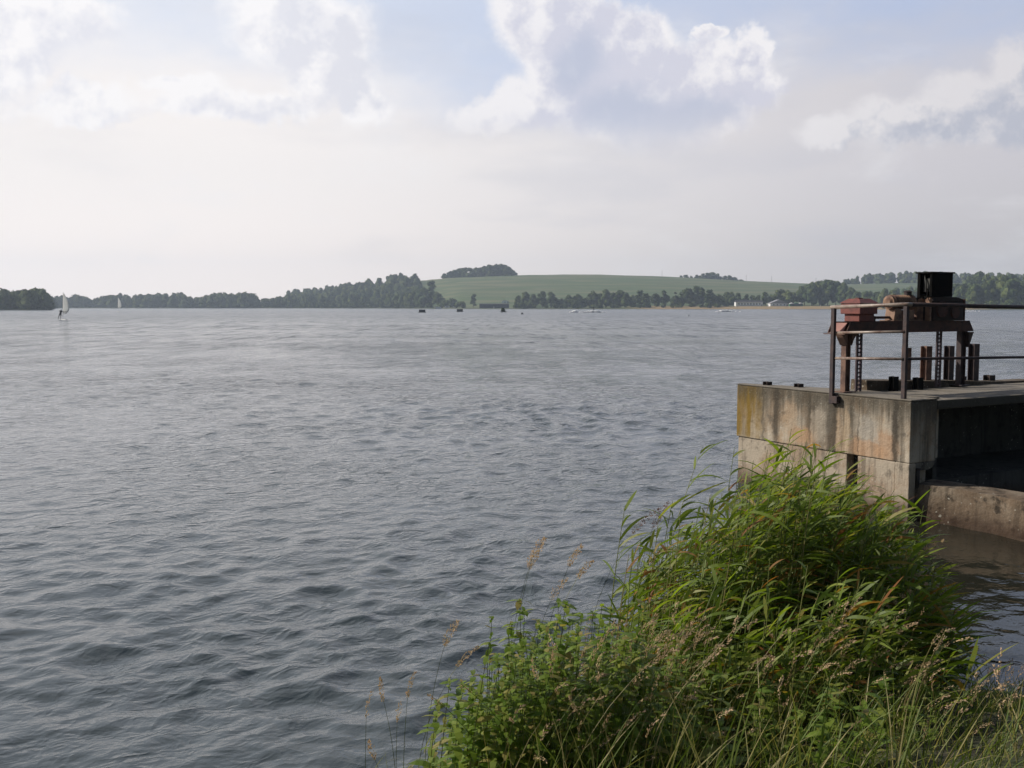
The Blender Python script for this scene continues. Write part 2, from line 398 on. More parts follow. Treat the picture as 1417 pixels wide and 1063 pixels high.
# ---- trees
def lump(g, c, r, rng, sub=None, m=0, leaves=40, ls=.5):
    """an uneven leafy clump: noisy ball plus loose leaf faces"""
    nu, nv = 9, 6; vs = []
    for j in range(nv + 1):
        ph = math.pi * j / nv
        for i in range(nu):
            th = 2 * math.pi * i / nu
            k = rng.uniform(.78, 1.12)
            vs.append((c[0] + r[0] * k * math.sin(ph) * math.cos(th), c[1] + r[1] * k * math.sin(ph) * math.sin(th), c[2] + r[2] * k * math.cos(ph)))
    g.add(vs, [(j * nu + i, (j + 1) * nu + i, (j + 1) * nu + (i + 1) % nu, j * nu + (i + 1) % nu) for j in range(nv) for i in range(nu)], m)
    for _ in range(leaves):
        d = Vector((rng.gauss(0, 1), rng.gauss(0, 1), rng.gauss(.25, 1))).normalized(); q = rng.uniform(.95, 1.22)
        p = Vector((c[0] + d.x * r[0] * q, c[1] + d.y * r[1] * q, c[2] + d.z * r[2] * q))
        a = Vector((rng.gauss(0, 1), rng.gauss(0, 1), rng.gauss(0, 1))).normalized(); b = a.orthogonal().normalized(); s = ls * rng.uniform(.5, 1.2)
        g.add([p - a * s, p - b * s * .8, p + a * s, p + b * s * .8], [(0, 1, 2, 3)], m)
def tree_geo(h, w, rng, shape='round', dens=1., g=None, off=(0, 0, 0), m_crown=0, ls=.45):
    """crown clumps of a tree of height h and crown width w"""
    g = g or G(); n = int(13 * dens)
    for k in range(n):
        t = rng.random() ** .8
        if shape == 'round': zr = .22 + .70 * t; rad = math.sin(math.pi * min(1, (t * .86 + .14))) ** .6 * .36 * w
        elif shape == 'cone': zr = .15 + .78 * t; rad = (1 - t) * .40 * w + .03 * w
        elif shape == 'column': zr = .12 + .80 * t; rad = .20 * w
        else: zr = .14 + .60 * t; rad = .42 * w * (1 - .5 * t)
        a = rng.uniform(0, 6.283); q = rng.uniform(.4, 1.) * rad
        rr = w * rng.uniform(.15, .25) * (1 - .35 * t if shape in ('round', 'bush') else (1 - .75 * t if shape == 'cone' else .8))
        lump(g, (off[0] + math.cos(a) * q, off[1] + math.sin(a) * q, off[2] + h * zr), (rr, rr, rr * rng.uniform(.75, 1.05)), rng, leaves=int(26 * dens), ls=ls, m=m_crown)
    return g
def trunk_geo(h, w, rng, g=None, off=(0, 0, 0), m=0):
    g = g or G(); o = Vector(off)
    g.tube([o + Vector((0, 0, -.8)), o + Vector((0, 0, h * .3)), o + Vector((w * .03, 0, h * .75))], [h * .028, h * .02, h * .008], 6, m)
    for k in range(4):
        a = rng.uniform(0, 6.28); z = h * rng.uniform(.22, .45)
        g.tube([o + Vector((0, 0, z)), o + Vector((math.cos(a) * w * .28, math.sin(a) * w * .28, z + h * .22))], [h * .011, h * .004], 5, m)
    return g
rt = random.Random(3)
protos = {}
def proto(kind, h, w, shape, mat, dens=1., parts=False):
    lst = protos.setdefault(kind, [])
    g = tree_geo(h, w, rt, shape, dens)
    tg = trunk_geo(h, w, rt)
    if parts:
        lst.append((h, [('crown', g, mat), ('trunk', tg, M_bark)], True))
    else:
        nb = len(g.v); g.v += tg.v; g.f += [tuple(i + nb for i in f) for f in tg.f]; g.m += [1] * len(tg.f)
        lst.append((h, [('tree', g, [mat, M_bark])], False))
def bake(lst):
    out = []
    for h, ps_, parts in lst:
        ms = []
        for nm, g, mt in ps_:
            me = bpy.data.meshes.new(nm); me.from_pydata(g.v, [], g.f)
            for q in (mt if isinstance(mt, list) else [mt]): me.materials.append(q)
            me.polygons.foreach_set('material_index', g.m); me.update(); ms.append((nm, me))
        out.append((h, ms, parts))
    return out
for i in range(4): proto('round', 12, 11, 'round', M_crown, 1.3)
for i in range(2): proto('light', 10, 10, 'round', M_crown_lt, 1.1)
for i in range(3): proto('narrow', 12, 6.5, 'cone' if i == 0 else 'column', M_crown, 1.)
for i in range(3): proto('bush', 4, 6, 'bush', M_crown, .8)
proto('lightbush', 4, 6, 'bush', M_crown_lt, .8)
for i in range(4): proto('large', 20, 19, 'round', M_crown, 2.2, True)
for i in range(2): proto('large_light', 18, 17, 'round', M_crown_lt, 2., True)
protos = {k: bake(v) for k, v in protos.items()}
def put_tree(kind, name, p, Y, top_px, label, group, wide=1., sink=0., cat='tree'):
    """plant a tree at azimuth p, distance Y, with its top at the photographed height"""
    h, ms, parts = rt.choice(protos[kind]); x, y, z = gpos(p, Y)
    want = (424 - top_px) * Y / 1400 + EYE - z
    s = max(.15, want / h * 1.02); sx = s * wide * rt.uniform(.9, 1.1); rz = rt.uniform(0, 6.28)
    if parts:
        e = empty(name, (x, y, z - sink), rz, label, cat, group); e.scale = (sx, sx, s)
        for nm, me in ms:
            o = bpy.data.objects.new(nm, me); COL.objects.link(o); o.parent = e
        return e
    o = bpy.data.objects.new(name, ms[0][1]); COL.objects.link(o); o.location = (x, y, z - sink); o.rotation_euler = (0, 0, rz); o.scale = (sx, sx, s)
    return tag(o, label, cat, group)

# shoreline row, right of the dark shed up to the beach (azimuth, top)
row = [(716, 409, 'n'), (727, 405, 'r'), (738, 408, 'r'), (750, 404, 'r'), (762, 405, 'r'), (770, 413, 'b'), (787, 409, 'r'), (797, 407, 'r'), (806, 413, 'b'), (818, 403, 'r'), (828, 407, 'r'), (838, 402, 'r'), (849, 406, 'r'),
       (858, 403, 'r'), (866, 406, 'r'), (872, 409, 'l'), (884, 402, 'n'), (892, 406, 'n'), (905, 406, 'n'), (920, 402, 'n'), (934, 403, 'n'), (944, 401, 'r'), (954, 399, 'n'), (963, 397, 'r'), (972, 398, 'n'), (979, 401, 'n'), (988, 406, 'l'), (996, 412, 'l')]
for i, (p, top, k) in enumerate(row):
    kind = {'n': 'narrow', 'r': 'round', 'b': 'bush', 'l': 'light'}[k]
    lab = {'n': 'narrow dark tree in the row along the far shoreline', 'r': 'rounded dark green tree in the row along the far shoreline', 'b': 'low bushy tree in the row along the far shoreline', 'l': 'paler green tree in the row along the far shoreline'}[k]
    put_tree(kind, {'n': 'narrow_tree', 'r': 'round_tree', 'b': 'bushy_tree', 'l': 'pale_tree'}[k], p, shore(p) + rt.uniform(20, 50), top, lab, {'n': 'narrow trees of the shoreline row', 'r': 'round trees of the shoreline row', 'b': 'bushy trees of the shoreline row', 'l': 'pale trees of the shoreline row'}[k], wide={'n': 1.35, 'r': 1.0}.get(k, 1.1))
for i in range(34):
    p = 714 + i * 8.6 + rt.uniform(-3, 3)
    put_tree('round' if i % 3 else 'light', 'belt_tree', p, shore(p) + rt.uniform(60, 90), interp(p, [(714, 412), (800, 411), (870, 408), (1000, 409)]) + rt.uniform(-1, 4), 'lower tree filling the gaps behind the shoreline row', 'lower trees behind the shoreline row', wide=1.25)
for i in range(60):
    p = rt.uniform(712, 1008)
    put_tree('lightbush' if rt.random() < .3 else 'bush', 'shore_bush', p, shore(p) + rt.uniform(6, 24), rt.uniform(418, 423), 'small bush at the water edge below the shoreline trees', 'bushes at the water edge below the row', cat='bush')
# single trees left of the shed
for (p, top, k, lab) in [(598, 389, 'narrow', 'tall ragged tree at the right foot of the hillside wood'), (588, 398, 'round', 'round tree beside the tall ragged one at the wood edge'), (607, 404, 'round', 'short tree right of the tall ragged one'),
                         (577, 402, 'round', 'dark tree in front of the hillside wood'), (566, 406, 'round', 'dark low tree in front of the hillside wood'), (655, 407, 'narrow', 'lone dark conical tree left of the navy shed'), (626, 413, 'bush', 'small dark bush among the white caravans'), (617, 414, 'bush', 'small bush left of the caravans'), (636, 415, 'lightbush', 'pale small bush right of the caravans')]:
    put_tree(k, 'shore_tree', p, shore(p) + rt.uniform(30, 60), top, lab, None, wide=1.1)
# hilltop grove
for i, (p, top) in enumerate([(616, 375), (622, 372), (629, 371), (636, 369), (643, 367.5), (650, 368), (657, 367), (664, 367.5), (671, 366), (678, 364), (684, 362.5), (691, 362), (697, 364), (703, 366), (709, 369.5), (712, 374)]):
    put_tree('round', 'grove_tree', p, ridge_d(p) - rt.uniform(0, 30), top, 'dark crown within the grove standing on the hilltop', 'trees of the hilltop grove', wide=1.25, sink=4.)
for i, (p, top) in enumerate([(941, 380), (948, 379), (955, 380.5), (963, 379), (971, 377.5), (978, 376.5), (984, 376), (992, 377), (1001, 380), (1008, 380), (1013, 381.5), (1024, 385)]):
    put_tree('round' if top < 381 else 'bush', 'ridge_tree', p, ridge_d(p) + rt.uniform(-10, 10), top, 'small tree in the low clump on the ridge line', 'trees of the low clump on the ridge', wide=1.5, sink=2.)
for (p, y, lab) in [(718, 386, 'tiny bush high on the field track'), (714, 396, 'tiny bush halfway up the field track'), (766, 394, 'tiny bush alone in the middle of the green field'), (1003, 388, 'small dark bush just below the ridge clump')]:
    put_tree('bush', 'field_bush', p, shore(p) + (ridge_d(p) - shore(p)) * (.9 if y < 390 else .62), y, lab, None, cat='bush', wide=.8)
    
# cluster right of the huts and right-hand shore trees
for (p, top, k) in [(1112, 395, 'large'), (1122, 392, 'large'), (1133, 389.5, 'large'), (1144, 388, 'large'), (1155, 389, 'large'), (1165, 393, 'large'), (1175, 399, 'large')]:
    put_tree('large', 'large_tree', p, shore(p) + rt.uniform(45, 80), top, 'big dark broad tree in the cluster behind the beach end', 'big trees of the cluster behind the beach', wide=.85)
for (p, top) in [(1079, 401), (1088, 402), (1097, 405), (1070, 407)]:
    put_tree('light', 'pale_tree', p, shore(p) + rt.uniform(55, 75), top, 'pale yellowish tree behind the gabled hut', 'pale trees behind the gabled hut', wide=1.1)
for (p, top) in [(1004, 405), (1012, 404), (1020, 406), (1032, 408), (1058, 405), (1066, 408), (1048, 409), (1040, 409)]:
    put_tree('round', 'hut_tree', p, shore(p) + rt.uniform(60, 80), top, 'dark small tree rising behind the long hut roof', 'dark trees behind the long hut')
for i in range(26):
    p = 1182 + i * 13.5 + rt.uniform(-4, 4)
    top = interp(p, [(1180, 402), (1230, 400), (1290, 396), (1335, 393), (1360, 391), (1385, 383), (1400, 383), (1417, 390), (1500, 385)]) + rt.uniform(-1, 5)
    light = (i % 5 == 3)
    put_tree('large_light' if light else 'large', 'shore_oak' if False else 'large_tree', p, shore(p) + rt.uniform(25, 60), top, 'lighter green broad tree on the right shore' if light else 'dark broad tree on the right shore behind the hoist', 'light trees of the right shore' if light else 'dark trees of the right shore', wide=.8)
for i in range(14):
    p = 1340 + i * 11 + rt.uniform(-4, 4)
    top = {0: 384, 1: 380, 2: 382}.get(i % 6, 381) + rt.uniform(-2, 2) - (4 if i == 1 else 0)
    put_tree('round', 'backdrop_tree', p, shore(p) + rt.uniform(180, 260), top, 'hazy taller tree behind the right shore woods', 'hazy trees behind the right shore woods', wide=.8)
for i in range(34):
    p = rt.uniform(1180, 1520)
    put_tree('bush', 'shore_bush', p, shore(p) + rt.uniform(5, 18), rt.uniform(414, 421), 'bush at the water edge of the right shore', 'bushes at the water edge of the right shore', cat='bush')

def wood(name, label, pts, n, hpx, depth, mat=M_crown, seed=1, size=14., kinds=('round',)):
    """a far-off wood that reads as one mass: many crowns in one object"""
    rng = random.Random(seed); g = G()
    for i in range(n):
        p = rng.uniform(pts[0][0], pts[-1][0]); Y0, Y1 = depth(p); Y = rng.uniform(Y0, Y1); x, y, z = gpos(p, Y)
        top = interp(p, pts) + rng.uniform(-.6, 3.0)
        h = min((424 - top) * Y / 1400 + EYE - z, size * rng.uniform(.8, 1.35))
        if h < 3: continue
        w = max(h * .85, 7.)
        for k in range(6):
            t = k / 5.; a = rng.uniform(0, 6.28); q = w * .28 * (1 - t * .7)
            lump(g, (x + math.cos(a) * q, y + math.sin(a) * q, z + h * (.12 + .68 * t)), (w * .34 * (1 - .3 * t), w * .32 * (1 - .3 * t), h * .22), rng, leaves=9, ls=.9)
    o = g.obj(name, mat); tag(o, label, 'wood', kind='stuff')
    return o
wood('hillside_wood', 'dense dark wood climbing the left flank of the field hill', [(398, 405), (404, 396), (416, 394), (424, 399), (450, 396), (475, 392), (500, 386), (515, 381), (540, 379), (560, 378), (575, 379), (582, 388)], 330, 13,
     lambda p: (shore(p) + 40, ridge_d(p) - 40), seed=2)
wood('distant_treeline', 'bluish line of trees along the far left shore', [(70, 411), (88, 409), (100, 410), (112, 407), (128, 414), (150, 409), (168, 406), (185, 410), (205, 406), (250, 404), (268, 413), (300, 406), (352, 405), (362, 414), (390, 410), (402, 408)], 260, 12,
     lambda p: (shore(p) + 8, shore(p) + 90), seed=3, size=17)
wood('left_point_wood', 'dark wood on the nearer point at the left edge', [(-260, 396), (-60, 398), (0, 399), (20, 402), (38, 401), (44, 399), (58, 398), (66, 404), (71, 416)], 150, 12, lambda p: (shore(p) + 6, shore(p) + 70), seed=4)
wood('right_ridge_wood', 'hazy wood along the ridge behind the right shore', [(1162, 389), (1180, 384), (1200, 379), (1225, 378), (1250, 376), (1270, 376), (1330, 378), (1417, 378), (1600, 380)], 190, 12, lambda p: (ridge_d(p) - 60, ridge_d(p) + 10), seed=5, size=18)
wood('low_right_scrub', 'scrub wood between the right shore trees and the ridge field', [(1185, 404), (1230, 400), (1260, 396), (1417, 392), (1600, 392)], 120, 12, lambda p: (shore(p) + 120, shore(p) + 330), seed=6, size=12)
wood('left_scrub', 'lower scrub along the foot of the hillside wood', [(362, 418), (420, 416), (500, 415), (570, 414), (600, 416)], 120, 5, lambda p: (shore(p) + 6, shore(p) + 30), seed=8, size=6)

# ------------------------------------------------------------------ far buildings, huts, people at the beach
M_white = plain('white_paint', (.80, .80, .80), .6, .1); M_grey = plain('grey_roof', (.30, .30, .33), .8); M_dark = plain('dark_roof', (.035, .032, .035), .85)
M_navy = plain('navy_boards', (.02, .025, .045), .7); M_green = plain('green_canvas', (.02, .13, .06), .7); M_glass = plain('window_glass', (.02, .03, .04), .15)
def hut(name, p, Y, w, d, h, roof_h, wall_m, roof_m, label, cat, nwin=3, gable=True, group=None, over=.4, door=True):
    x, y, z = gpos(p, Y); e = empty(name, (x, y, z - .2), 0, label, cat, group)
    g = G(); g.box(-w / 2, w / 2, 0, d, 0, h); 
    g.obj('wall', wall_m, e)
    g = G(); a = w / 2 + over
    if gable:  # ridge runs back to front, gable faces the lake
        g.prism_y([(-a, h), (0, h + roof_h), (a, h), (a, h + .18), (0, h + roof_h + .2), (-a, h + .18)][::1], -over, d + over)
        g.prism_y([(-w / 2, h + .003), (w / 2, h + .003), (0, h + roof_h - .02)], .02, d - .02)
    else:
        g.add([(-a, -over, h), (a, -over, h), (a, d + over, h), (-a, d + over, h), (-a + .5, d / 2, h + roof_h), (a - .5, d / 2, h + roof_h)],
              [(0, 1, 5, 4), (2, 3, 4, 5), (1, 2, 5), (3, 0, 4), (0, 3, 2, 1)])
    g.obj('roof', roof_m, e)
    step = w / (nwin + 1 + .001)
    for i in range(nwin):
        xx = -w / 2 + step * (i + 1); g = G(); g.box(xx - .5, xx + .5, -.05, -.005, h * .4, h * .75); g.obj('window', M_glass, e)
    if door:
        g = G(); g.box(w / 2 - 1.3, w / 2 - .4, -.06, -.005, .02, min(2.1, h * .8)); g.obj('door', M_navy, e)
    return e
hut('long_hut', 1036, 985, 26, 8, 4.2, 1.6, M_white, M_dark, 'long low white hut with a dark roof behind the beach', 'hut', 8, False)
hut('dark_barn', 1018, 1010, 24, 9, 4.2, 2.2, M_navy, M_dark, 'dark timber building left behind the long white hut', 'building', 4, False)
hut('gabled_hut', 1077, 975, 17, 10, 2.9, 3.6, M_white, M_grey, 'white hut with a grey gable roof beside the beach', 'hut', 4, True)
hut('navy_shed', 684, 1030, 30, 8, 4.2, .8, M_navy, M_dark, 'long navy shed on the shore below the field track', 'shed', 5, False)
hut('field_hut', 699, 1130, 8, 5, 2.2, 1.2, M_white, M_white, 'small white roofed hut above the navy shed', 'hut', 1, True)
hut('white_cabin', 417, 1370, 9, 5, 2.4, 1.2, M_white, M_white, 'tiny white cabin below the hillside wood', 'cabin', 1, True)
def caravan(p, Y, L, label):
    x, y, z = gpos(p, Y); e = empty('caravan', (x, y, z), 0, label, 'caravan', None)
    g = G(); g.prism_y([(-L / 2, .5), (L / 2, .5), (L / 2, 1.8), (L / 2 - .5, 2.5), (-L / 2 + .4, 2.5), (-L / 2, 1.9)], 0, 2.2); g.obj('body', M_white, e)
    g = G(); g.box(-L / 4, L / 4, -.03, -.002, 1.4, 2.0); g.obj('window', M_glass, e)
    for s in (-.4, .4):
        g = G(); g.tube([(s, -.02, .35), (s, .2, .35)], .35, 12); g.obj('wheel', M_dark, e)
for p, L, lab in [(607, 6, 'leftmost white caravan on the shore below the wood'), (619, 5, 'white caravan between the small dark bushes'), (630, 5, 'white caravan nearest the lone conical tree')]: caravan(p, 1075, L, lab)
def stall(p, w, label):
    x, y, z = gpos(p, 965); e = empty('beach_stall', (x, y, z), 0, label, 'stall')
    g = G(); g.box(-w / 2, w / 2, 0, 3, 0, 2.4); g.obj('booth', M_green, e)
    g = G(); g.prism_y([(-w / 2 - .3, 2.4), (w / 2 + .3, 2.4), (0, 3.5)], -.4, 3.4); g.obj('roof', M_white if w < 5 else M_green, e)
    g = G(); g.box(-w / 3, w / 3, -.05, -.004, 1.0, 2.0); g.obj('counter_window', M_glass, e)
stall(1095, 4.5, 'left green beach stall with a white roof'); stall(1101, 6, 'wide green beach stall between the two white roofed ones'); stall(1107, 4, 'right green beach stall with a white roof')

def figure(name, loc, rz, pose, mats, label, h=1.75):
    """standing figure grown over a skeleton; pose lists joint positions in metres"""
    me = bpy.data.meshes.new(name); vs = [p for p, r in pose['v']]
    me.from_pydata(vs, pose['e'], []); o = bpy.data.objects.new(name, me); COL.objects.link(o)
    sk = o.modifiers.new('skin', 'SKIN'); 
    lay = me.skin_vertices[0] if me.skin_vertices else None
    if lay is None:
        import bmesh
        b = bmesh.new(); b.from_mesh(me); b.verts.layers.skin.verify(); b.to_mesh(me); b.free(); lay = me.skin_vertices[0]
    for i, (p, r) in enumerate(pose['v']): lay.data[i].radius = (r, r)
    lay.data[0].use_root = True
    sb = o.modifiers.new('sub', 'SUBSURF'); sb.levels = 1; sb.render_levels = 1
    me.materials.append(mats); o.location = loc; o.rotation_euler = (0, 0, rz)
    tag(o, label, 'person'); return o
def standing(arms):
    L, R = arms
    v = [((0, 0, .95), .15), ((0, 0, 1.2), .14), ((0, 0, 1.42), .16), ((0, 0, 1.52), .06), ((0, 0, 1.60), .09), ((0, 0, 1.72), .085),
         ((-.20, 0, 1.42), .06), ((.20, 0, 1.42), .06), (L[0], .045), (L[1], .035), (R[0], .045), (R[1], .035),
         ((-.11, 0, .88), .10), ((-.15, -.06, .50), .07), ((-.17, .02, .08), .045), ((-.17, -.14, .04), .04),
         ((.11, 0, .88), .10), ((.15, -.06, .50), .07), ((.17, .02, .08), .045), ((.17, -.14, .04), .04)]
    e = [(0, 1), (1, 2), (2, 3), (3, 4), (4, 5), (2, 6), (2, 7), (6, 8), (8, 9), (7, 10), (10, 11), (0, 12), (12, 13), (13, 14), (14, 15), (0, 16), (16, 17), (17, 18), (18, 19)]
    return dict(v=v, e=e)
M_suit = plain('dark_wetsuit', (.015, .014, .016), .6); M_sail = leafmat('white_sail', [(0, (.80, .80, .78)), (1, (.80, .80, .78))], .6, .5); [M_sail.node_tree.links.remove(l) for l in list(M_sail.node_tree.links) if l.to_node.type == 'BSDF_TRANSLUCENT']; [setattr(n_.inputs[0], 'default_value', (.95, .95, .93, 1)) for n_ in M_sail.node_tree.nodes if n_.type == 'BSDF_TRANSLUCENT']; M_board = plain('board_white', (.7, .7, .66), .4)
M_skin = plain('skin', (.45, .27, .19), .6); M_pale = plain('pale_clothes', (.7, .68, .66), .8)
hang = (((-.27, .0, 1.15), (-.27, -.05, .88)), ((.27, .0, 1.15), (.27, -.05, .88)))
for p, Y, lab, mt in [(1062, 955, 'person in white standing on the beach left of the gabled hut', M_pale), (1134, 945, 'person in white standing at the right end of the beach', M_pale), (683.5, 1012, 'person in white in front of the navy shed', M_pale)]:
    x, y, z = gpos(p, Y); figure('person', (x, y, z), 0, standing(hang), mt, lab).scale = (1.35, 1.35, 1.15)

# ---- windsurfers
def windsurfer(p, yb, height, narrow, label, plabel, rz, person_side=-1, red=False):
    Y = 2.6 * 1400 / (yb - 424); x = (p - 708.5) / 1400 * Y
    e = empty('windsurf_board', (x, Y, 0.02), rz, label, 'windsurf board')
    g = G(); pts = []
    for i in range(13):
        t = i / 12.; w = .33 * math.sin(math.pi * min(1, t * .93 + .07)) ** .6; pts.append((-1.25 + 2.5 * t, w, .06 + .12 * max(0, t - .75) * 2))
    vs = [(a, -b, c) for a, b, c in pts] + [(a, b, c) for a, b, c in pts] + [(a, -b, c - .1) for a, b, c in pts] + [(a, b, c - .1) for a, b, c in pts]; n = 13
    fs = []
    for i in range(n - 1):
        fs += [(i, i + 1, n + i + 1, n + i), (2 * n + i, 3 * n + i, 3 * n + i + 1, 2 * n + i + 1), (i, 2 * n + i, 2 * n + i + 1, i + 1), (n + i, n + i + 1, 3 * n + i + 1, 3 * n + i)]
    g.add(vs, fs); g.obj('board', M_board, e, True)
    g = G(); H = height
    base = Vector((.15, 0, .1)); topm = Vector((.15 - .35, .0, H)) 
    g.tube([base, base.lerp(topm, .5) + Vector((.10, 0, 0)), topm], [.03, .025, .012], 6); g.obj('mast', M_dark, e, True)
    g = G(); rows_ = 16; cols = 7; vs = []
    for i in range(rows_):
        t = i / (rows_ - 1.); lo = .22 + .78 * t
        q = base.lerp(topm, lo) + Vector((.10 * math.sin(math.pi * lo), 0, 0))
        ch = narrow * (1.0 if t < .25 else (1 - ((t - .25) / .75) ** 1.9)) * (.55 + .45 * min(1, t / .18)) + .05
        for j in range(cols):
            u = j / (cols - 1.); vs.append((q.x - ch * u, .10 * math.sin(math.pi * u) * (1 - .4 * t), q.z - .10 * u * (1 - t)))
    g.add(vs, [(i * cols + j, i * cols + j + 1, (i + 1) * cols + j + 1, (i + 1) * cols + j) for i in range(rows_ - 1) for j in range(cols - 1)])
    s = g.obj('sail', M_sail, e, True); so = s.modifiers.new('s', 'SOLIDIFY'); so.thickness = .01
    g = G(); zb = H * .30; g.tube([(.22, .0, zb), (-.5, .16, zb), (-narrow + .1, .06, zb)], .022, 6); g.tube([(.22, 0, zb), (-.5, -.14, zb), (-narrow + .1, .05, zb)], .022, 6)
    g.obj('boom', M_dark, e, True)
    if plabel:
        f = figure('person', (0, 0, 0), rz, standing((((-.14, -.35, 1.42), (-.05, -.6, 1.40)), ((.30, -.30, 1.40), (.28, -.58, 1.40)))), M_suit, plabel)
        off = Vector((-.5, .85 if person_side > 0 else -.0, 0))
        f.location = (x + person_side * .75, Y - .1, .08); f.rotation_euler = (0, math.radians(-12 * -person_side), rz + math.radians(70)); f.scale = (1.15,) * 3
    return e
windsurfer(89, 442.5, 5.3, 2.5, 'windsurf board with a clear pale sail leaning at left, rider beside it', 'person in a dark wetsuit riding the nearer windsurf board', math.radians(140), -1)
windsurfer(165, 431.3, 6.9, 3.6, 'windsurf board with a narrow white sail further out at left', None, math.radians(138))

# ---- floats, wake
def raft(p, yb, w, h, label, bushy=False):
    Y = 2.6 * 1400 / (yb - 424); x = (p - 708.5) / 1400 * Y; e = empty('floating_raft', (x, Y, 0), .1, label, 'raft')
    g = G(); g.box(-w / 2, w / 2, -.8, .8, -.1, .25); g.obj('deck', M_dark, e)
    g = G()
    for s in (-1, 1): g.tube([(-w / 2, s * .5, -.05), (w / 2, s * .5, -.05)], .22, 10)
    g.obj('float', M_navy, e, True)
    if not bushy:
        g = G(); g.box(-w * .42, w * .42, -.6, .6, .25, h); g.prism_y([(-w * .47, h), (w * .47, h), (w * .4, h + .15), (-w * .4, h + .15)], -.7, .7); g.obj('cabin', M_dark, e)
    else:
        rng = random.Random(9); g = G()
        for k in range(9): lump(g, (rng.uniform(-w * .3, w * .3), rng.uniform(-.4, .4), .4 + rng.random() * h * .55), (w * .2, .4, h * .28), rng, leaves=30, ls=.14)
        g.obj('reeds', M_crown, e)
raft(584.5, 432.5, 3.2, 1.05, 'low dark raft with a flat box, leftmost of three'); raft(636.5, 431.5, 3.2, 1.1, 'low dark raft with a flat box, middle of three'); raft(697, 432, 2.9, 2.0, 'dark raft overgrown with bushy reeds, rightmost of three', True)
M_foam = plain('white_spray', (.95, .95, .96), .9, 0.)
def spray(p, yb, w, label):
    Y = 2.6 * 1400 / (yb - 424); x = (p - 708.5) / 1400 * Y; rng = random.Random(int(p)); g = G()
    for k in range(60):
        u = rng.gauss(0, .33); hh = .75 * math.exp(-(u * 2.2) ** 2) + .10
        lump(g, (u * w, rng.uniform(-.6, .6), hh * rng.random()), (.45 * rng.uniform(.4, 1), .3, .22), rng, leaves=6, ls=.10)
    o = g.obj('water_spray', M_foam); o.location = (x, Y, .02); tag(o, label, 'spray', kind='stuff')
spray(820, 432.5, 7.2, 'white spray thrown up around the water skier'); spray(795, 432.4, 2.5, 'small white splash left of the water skier'); spray(1003, 431.5, 7.5, 'white streak of spray off the beach'); spray(1331, 431, 9, 'white streak of spray beyond the railing at right')
Ys = 2.6 * 1400 / 8.2
figure('person', ((820.5 - 708.5) / 1400 * Ys, Ys - 2.2, .35), 0, standing((((-.1, -.3, 1.3), (-.02, -.55, 1.15)), ((.15, -.3, 1.3), (.05, -.55, 1.15)))), M_suit, 'person water skiing in the white spray').scale = (1.15,) * 3
def buoy(p, yb, r, mt, label):
    Y = 2.6 * 1400 / (yb - 424); x = (p - 708.5) / 1400 * Y; e = empty('buoy', (x, Y, 0), 0, label, 'buoy')
    g = G(); g.tube([(0, 0, -.2 * r), (0, 0, .4 * r), (0, 0, .9 * r), (0, 0, 1.2 * r)], [r * .8, r, r * .6, r * .15], 12); g.obj('float', mt, e, True)
    g = G(); g.tube([(0, 0, 1.1 * r), (0, 0, 1.7 * r)], r * .12, 6); g.obj('ring', M_dark, e)
buoy(722.5, 434.8, .42, M_dark, 'small dark buoy right of the overgrown raft'); buoy(952, 437.5, .25, M_grey, 'tiny grey buoy on open water left of the beach')

# ---- utility poles on the ridge
for p in (915, 1031, 1066, 1127):
    Y = ridge_d(p) + 5; x, y, z = gpos(p, Y); e = empty('utility_pole', (x, y, z), 0, 'thin utility pole on the skyline of the field ridge', 'utility pole', 'utility poles along the ridge')
    g = G(); g.tube([(0, 0, -.5), (0, 0, 9.5)], [.22, .15], 6); g.obj('pole', M_bark, e)
    g = G(); g.box(-1.1, 1.1, -.07, .07, 8.7, 8.9); g.obj('crossarm', M_bark, e)
    g = G(); [g.tube([(q, 0, 8.9), (q, 0, 9.15)], .06, 6) for q in (-.95, 0.95)]; g.obj('insulators' if False else 'insulator', M_grey, e)

# ------------------------------------------------------------------ concrete intake (local frame: x along the front, y along the lit side wall)
NEAR = (4.83, 12.15); ANG = math.atan2(.495, .869)
def local(name, label, cat, group=None, at=(0, 0, 0)):
    c, s = math.cos(ANG), math.sin(ANG)
    return empty(name, (NEAR[0] + c * at[0] - s * at[1], NEAR[1] + s * at[0] + c * at[1], at[2]), ANG, label, cat, group)
DK = 1.45
tw = concrete('side_wall_concrete', light=(.41, .355, .285), warm=(.36, .255, .165), streak=.7); 
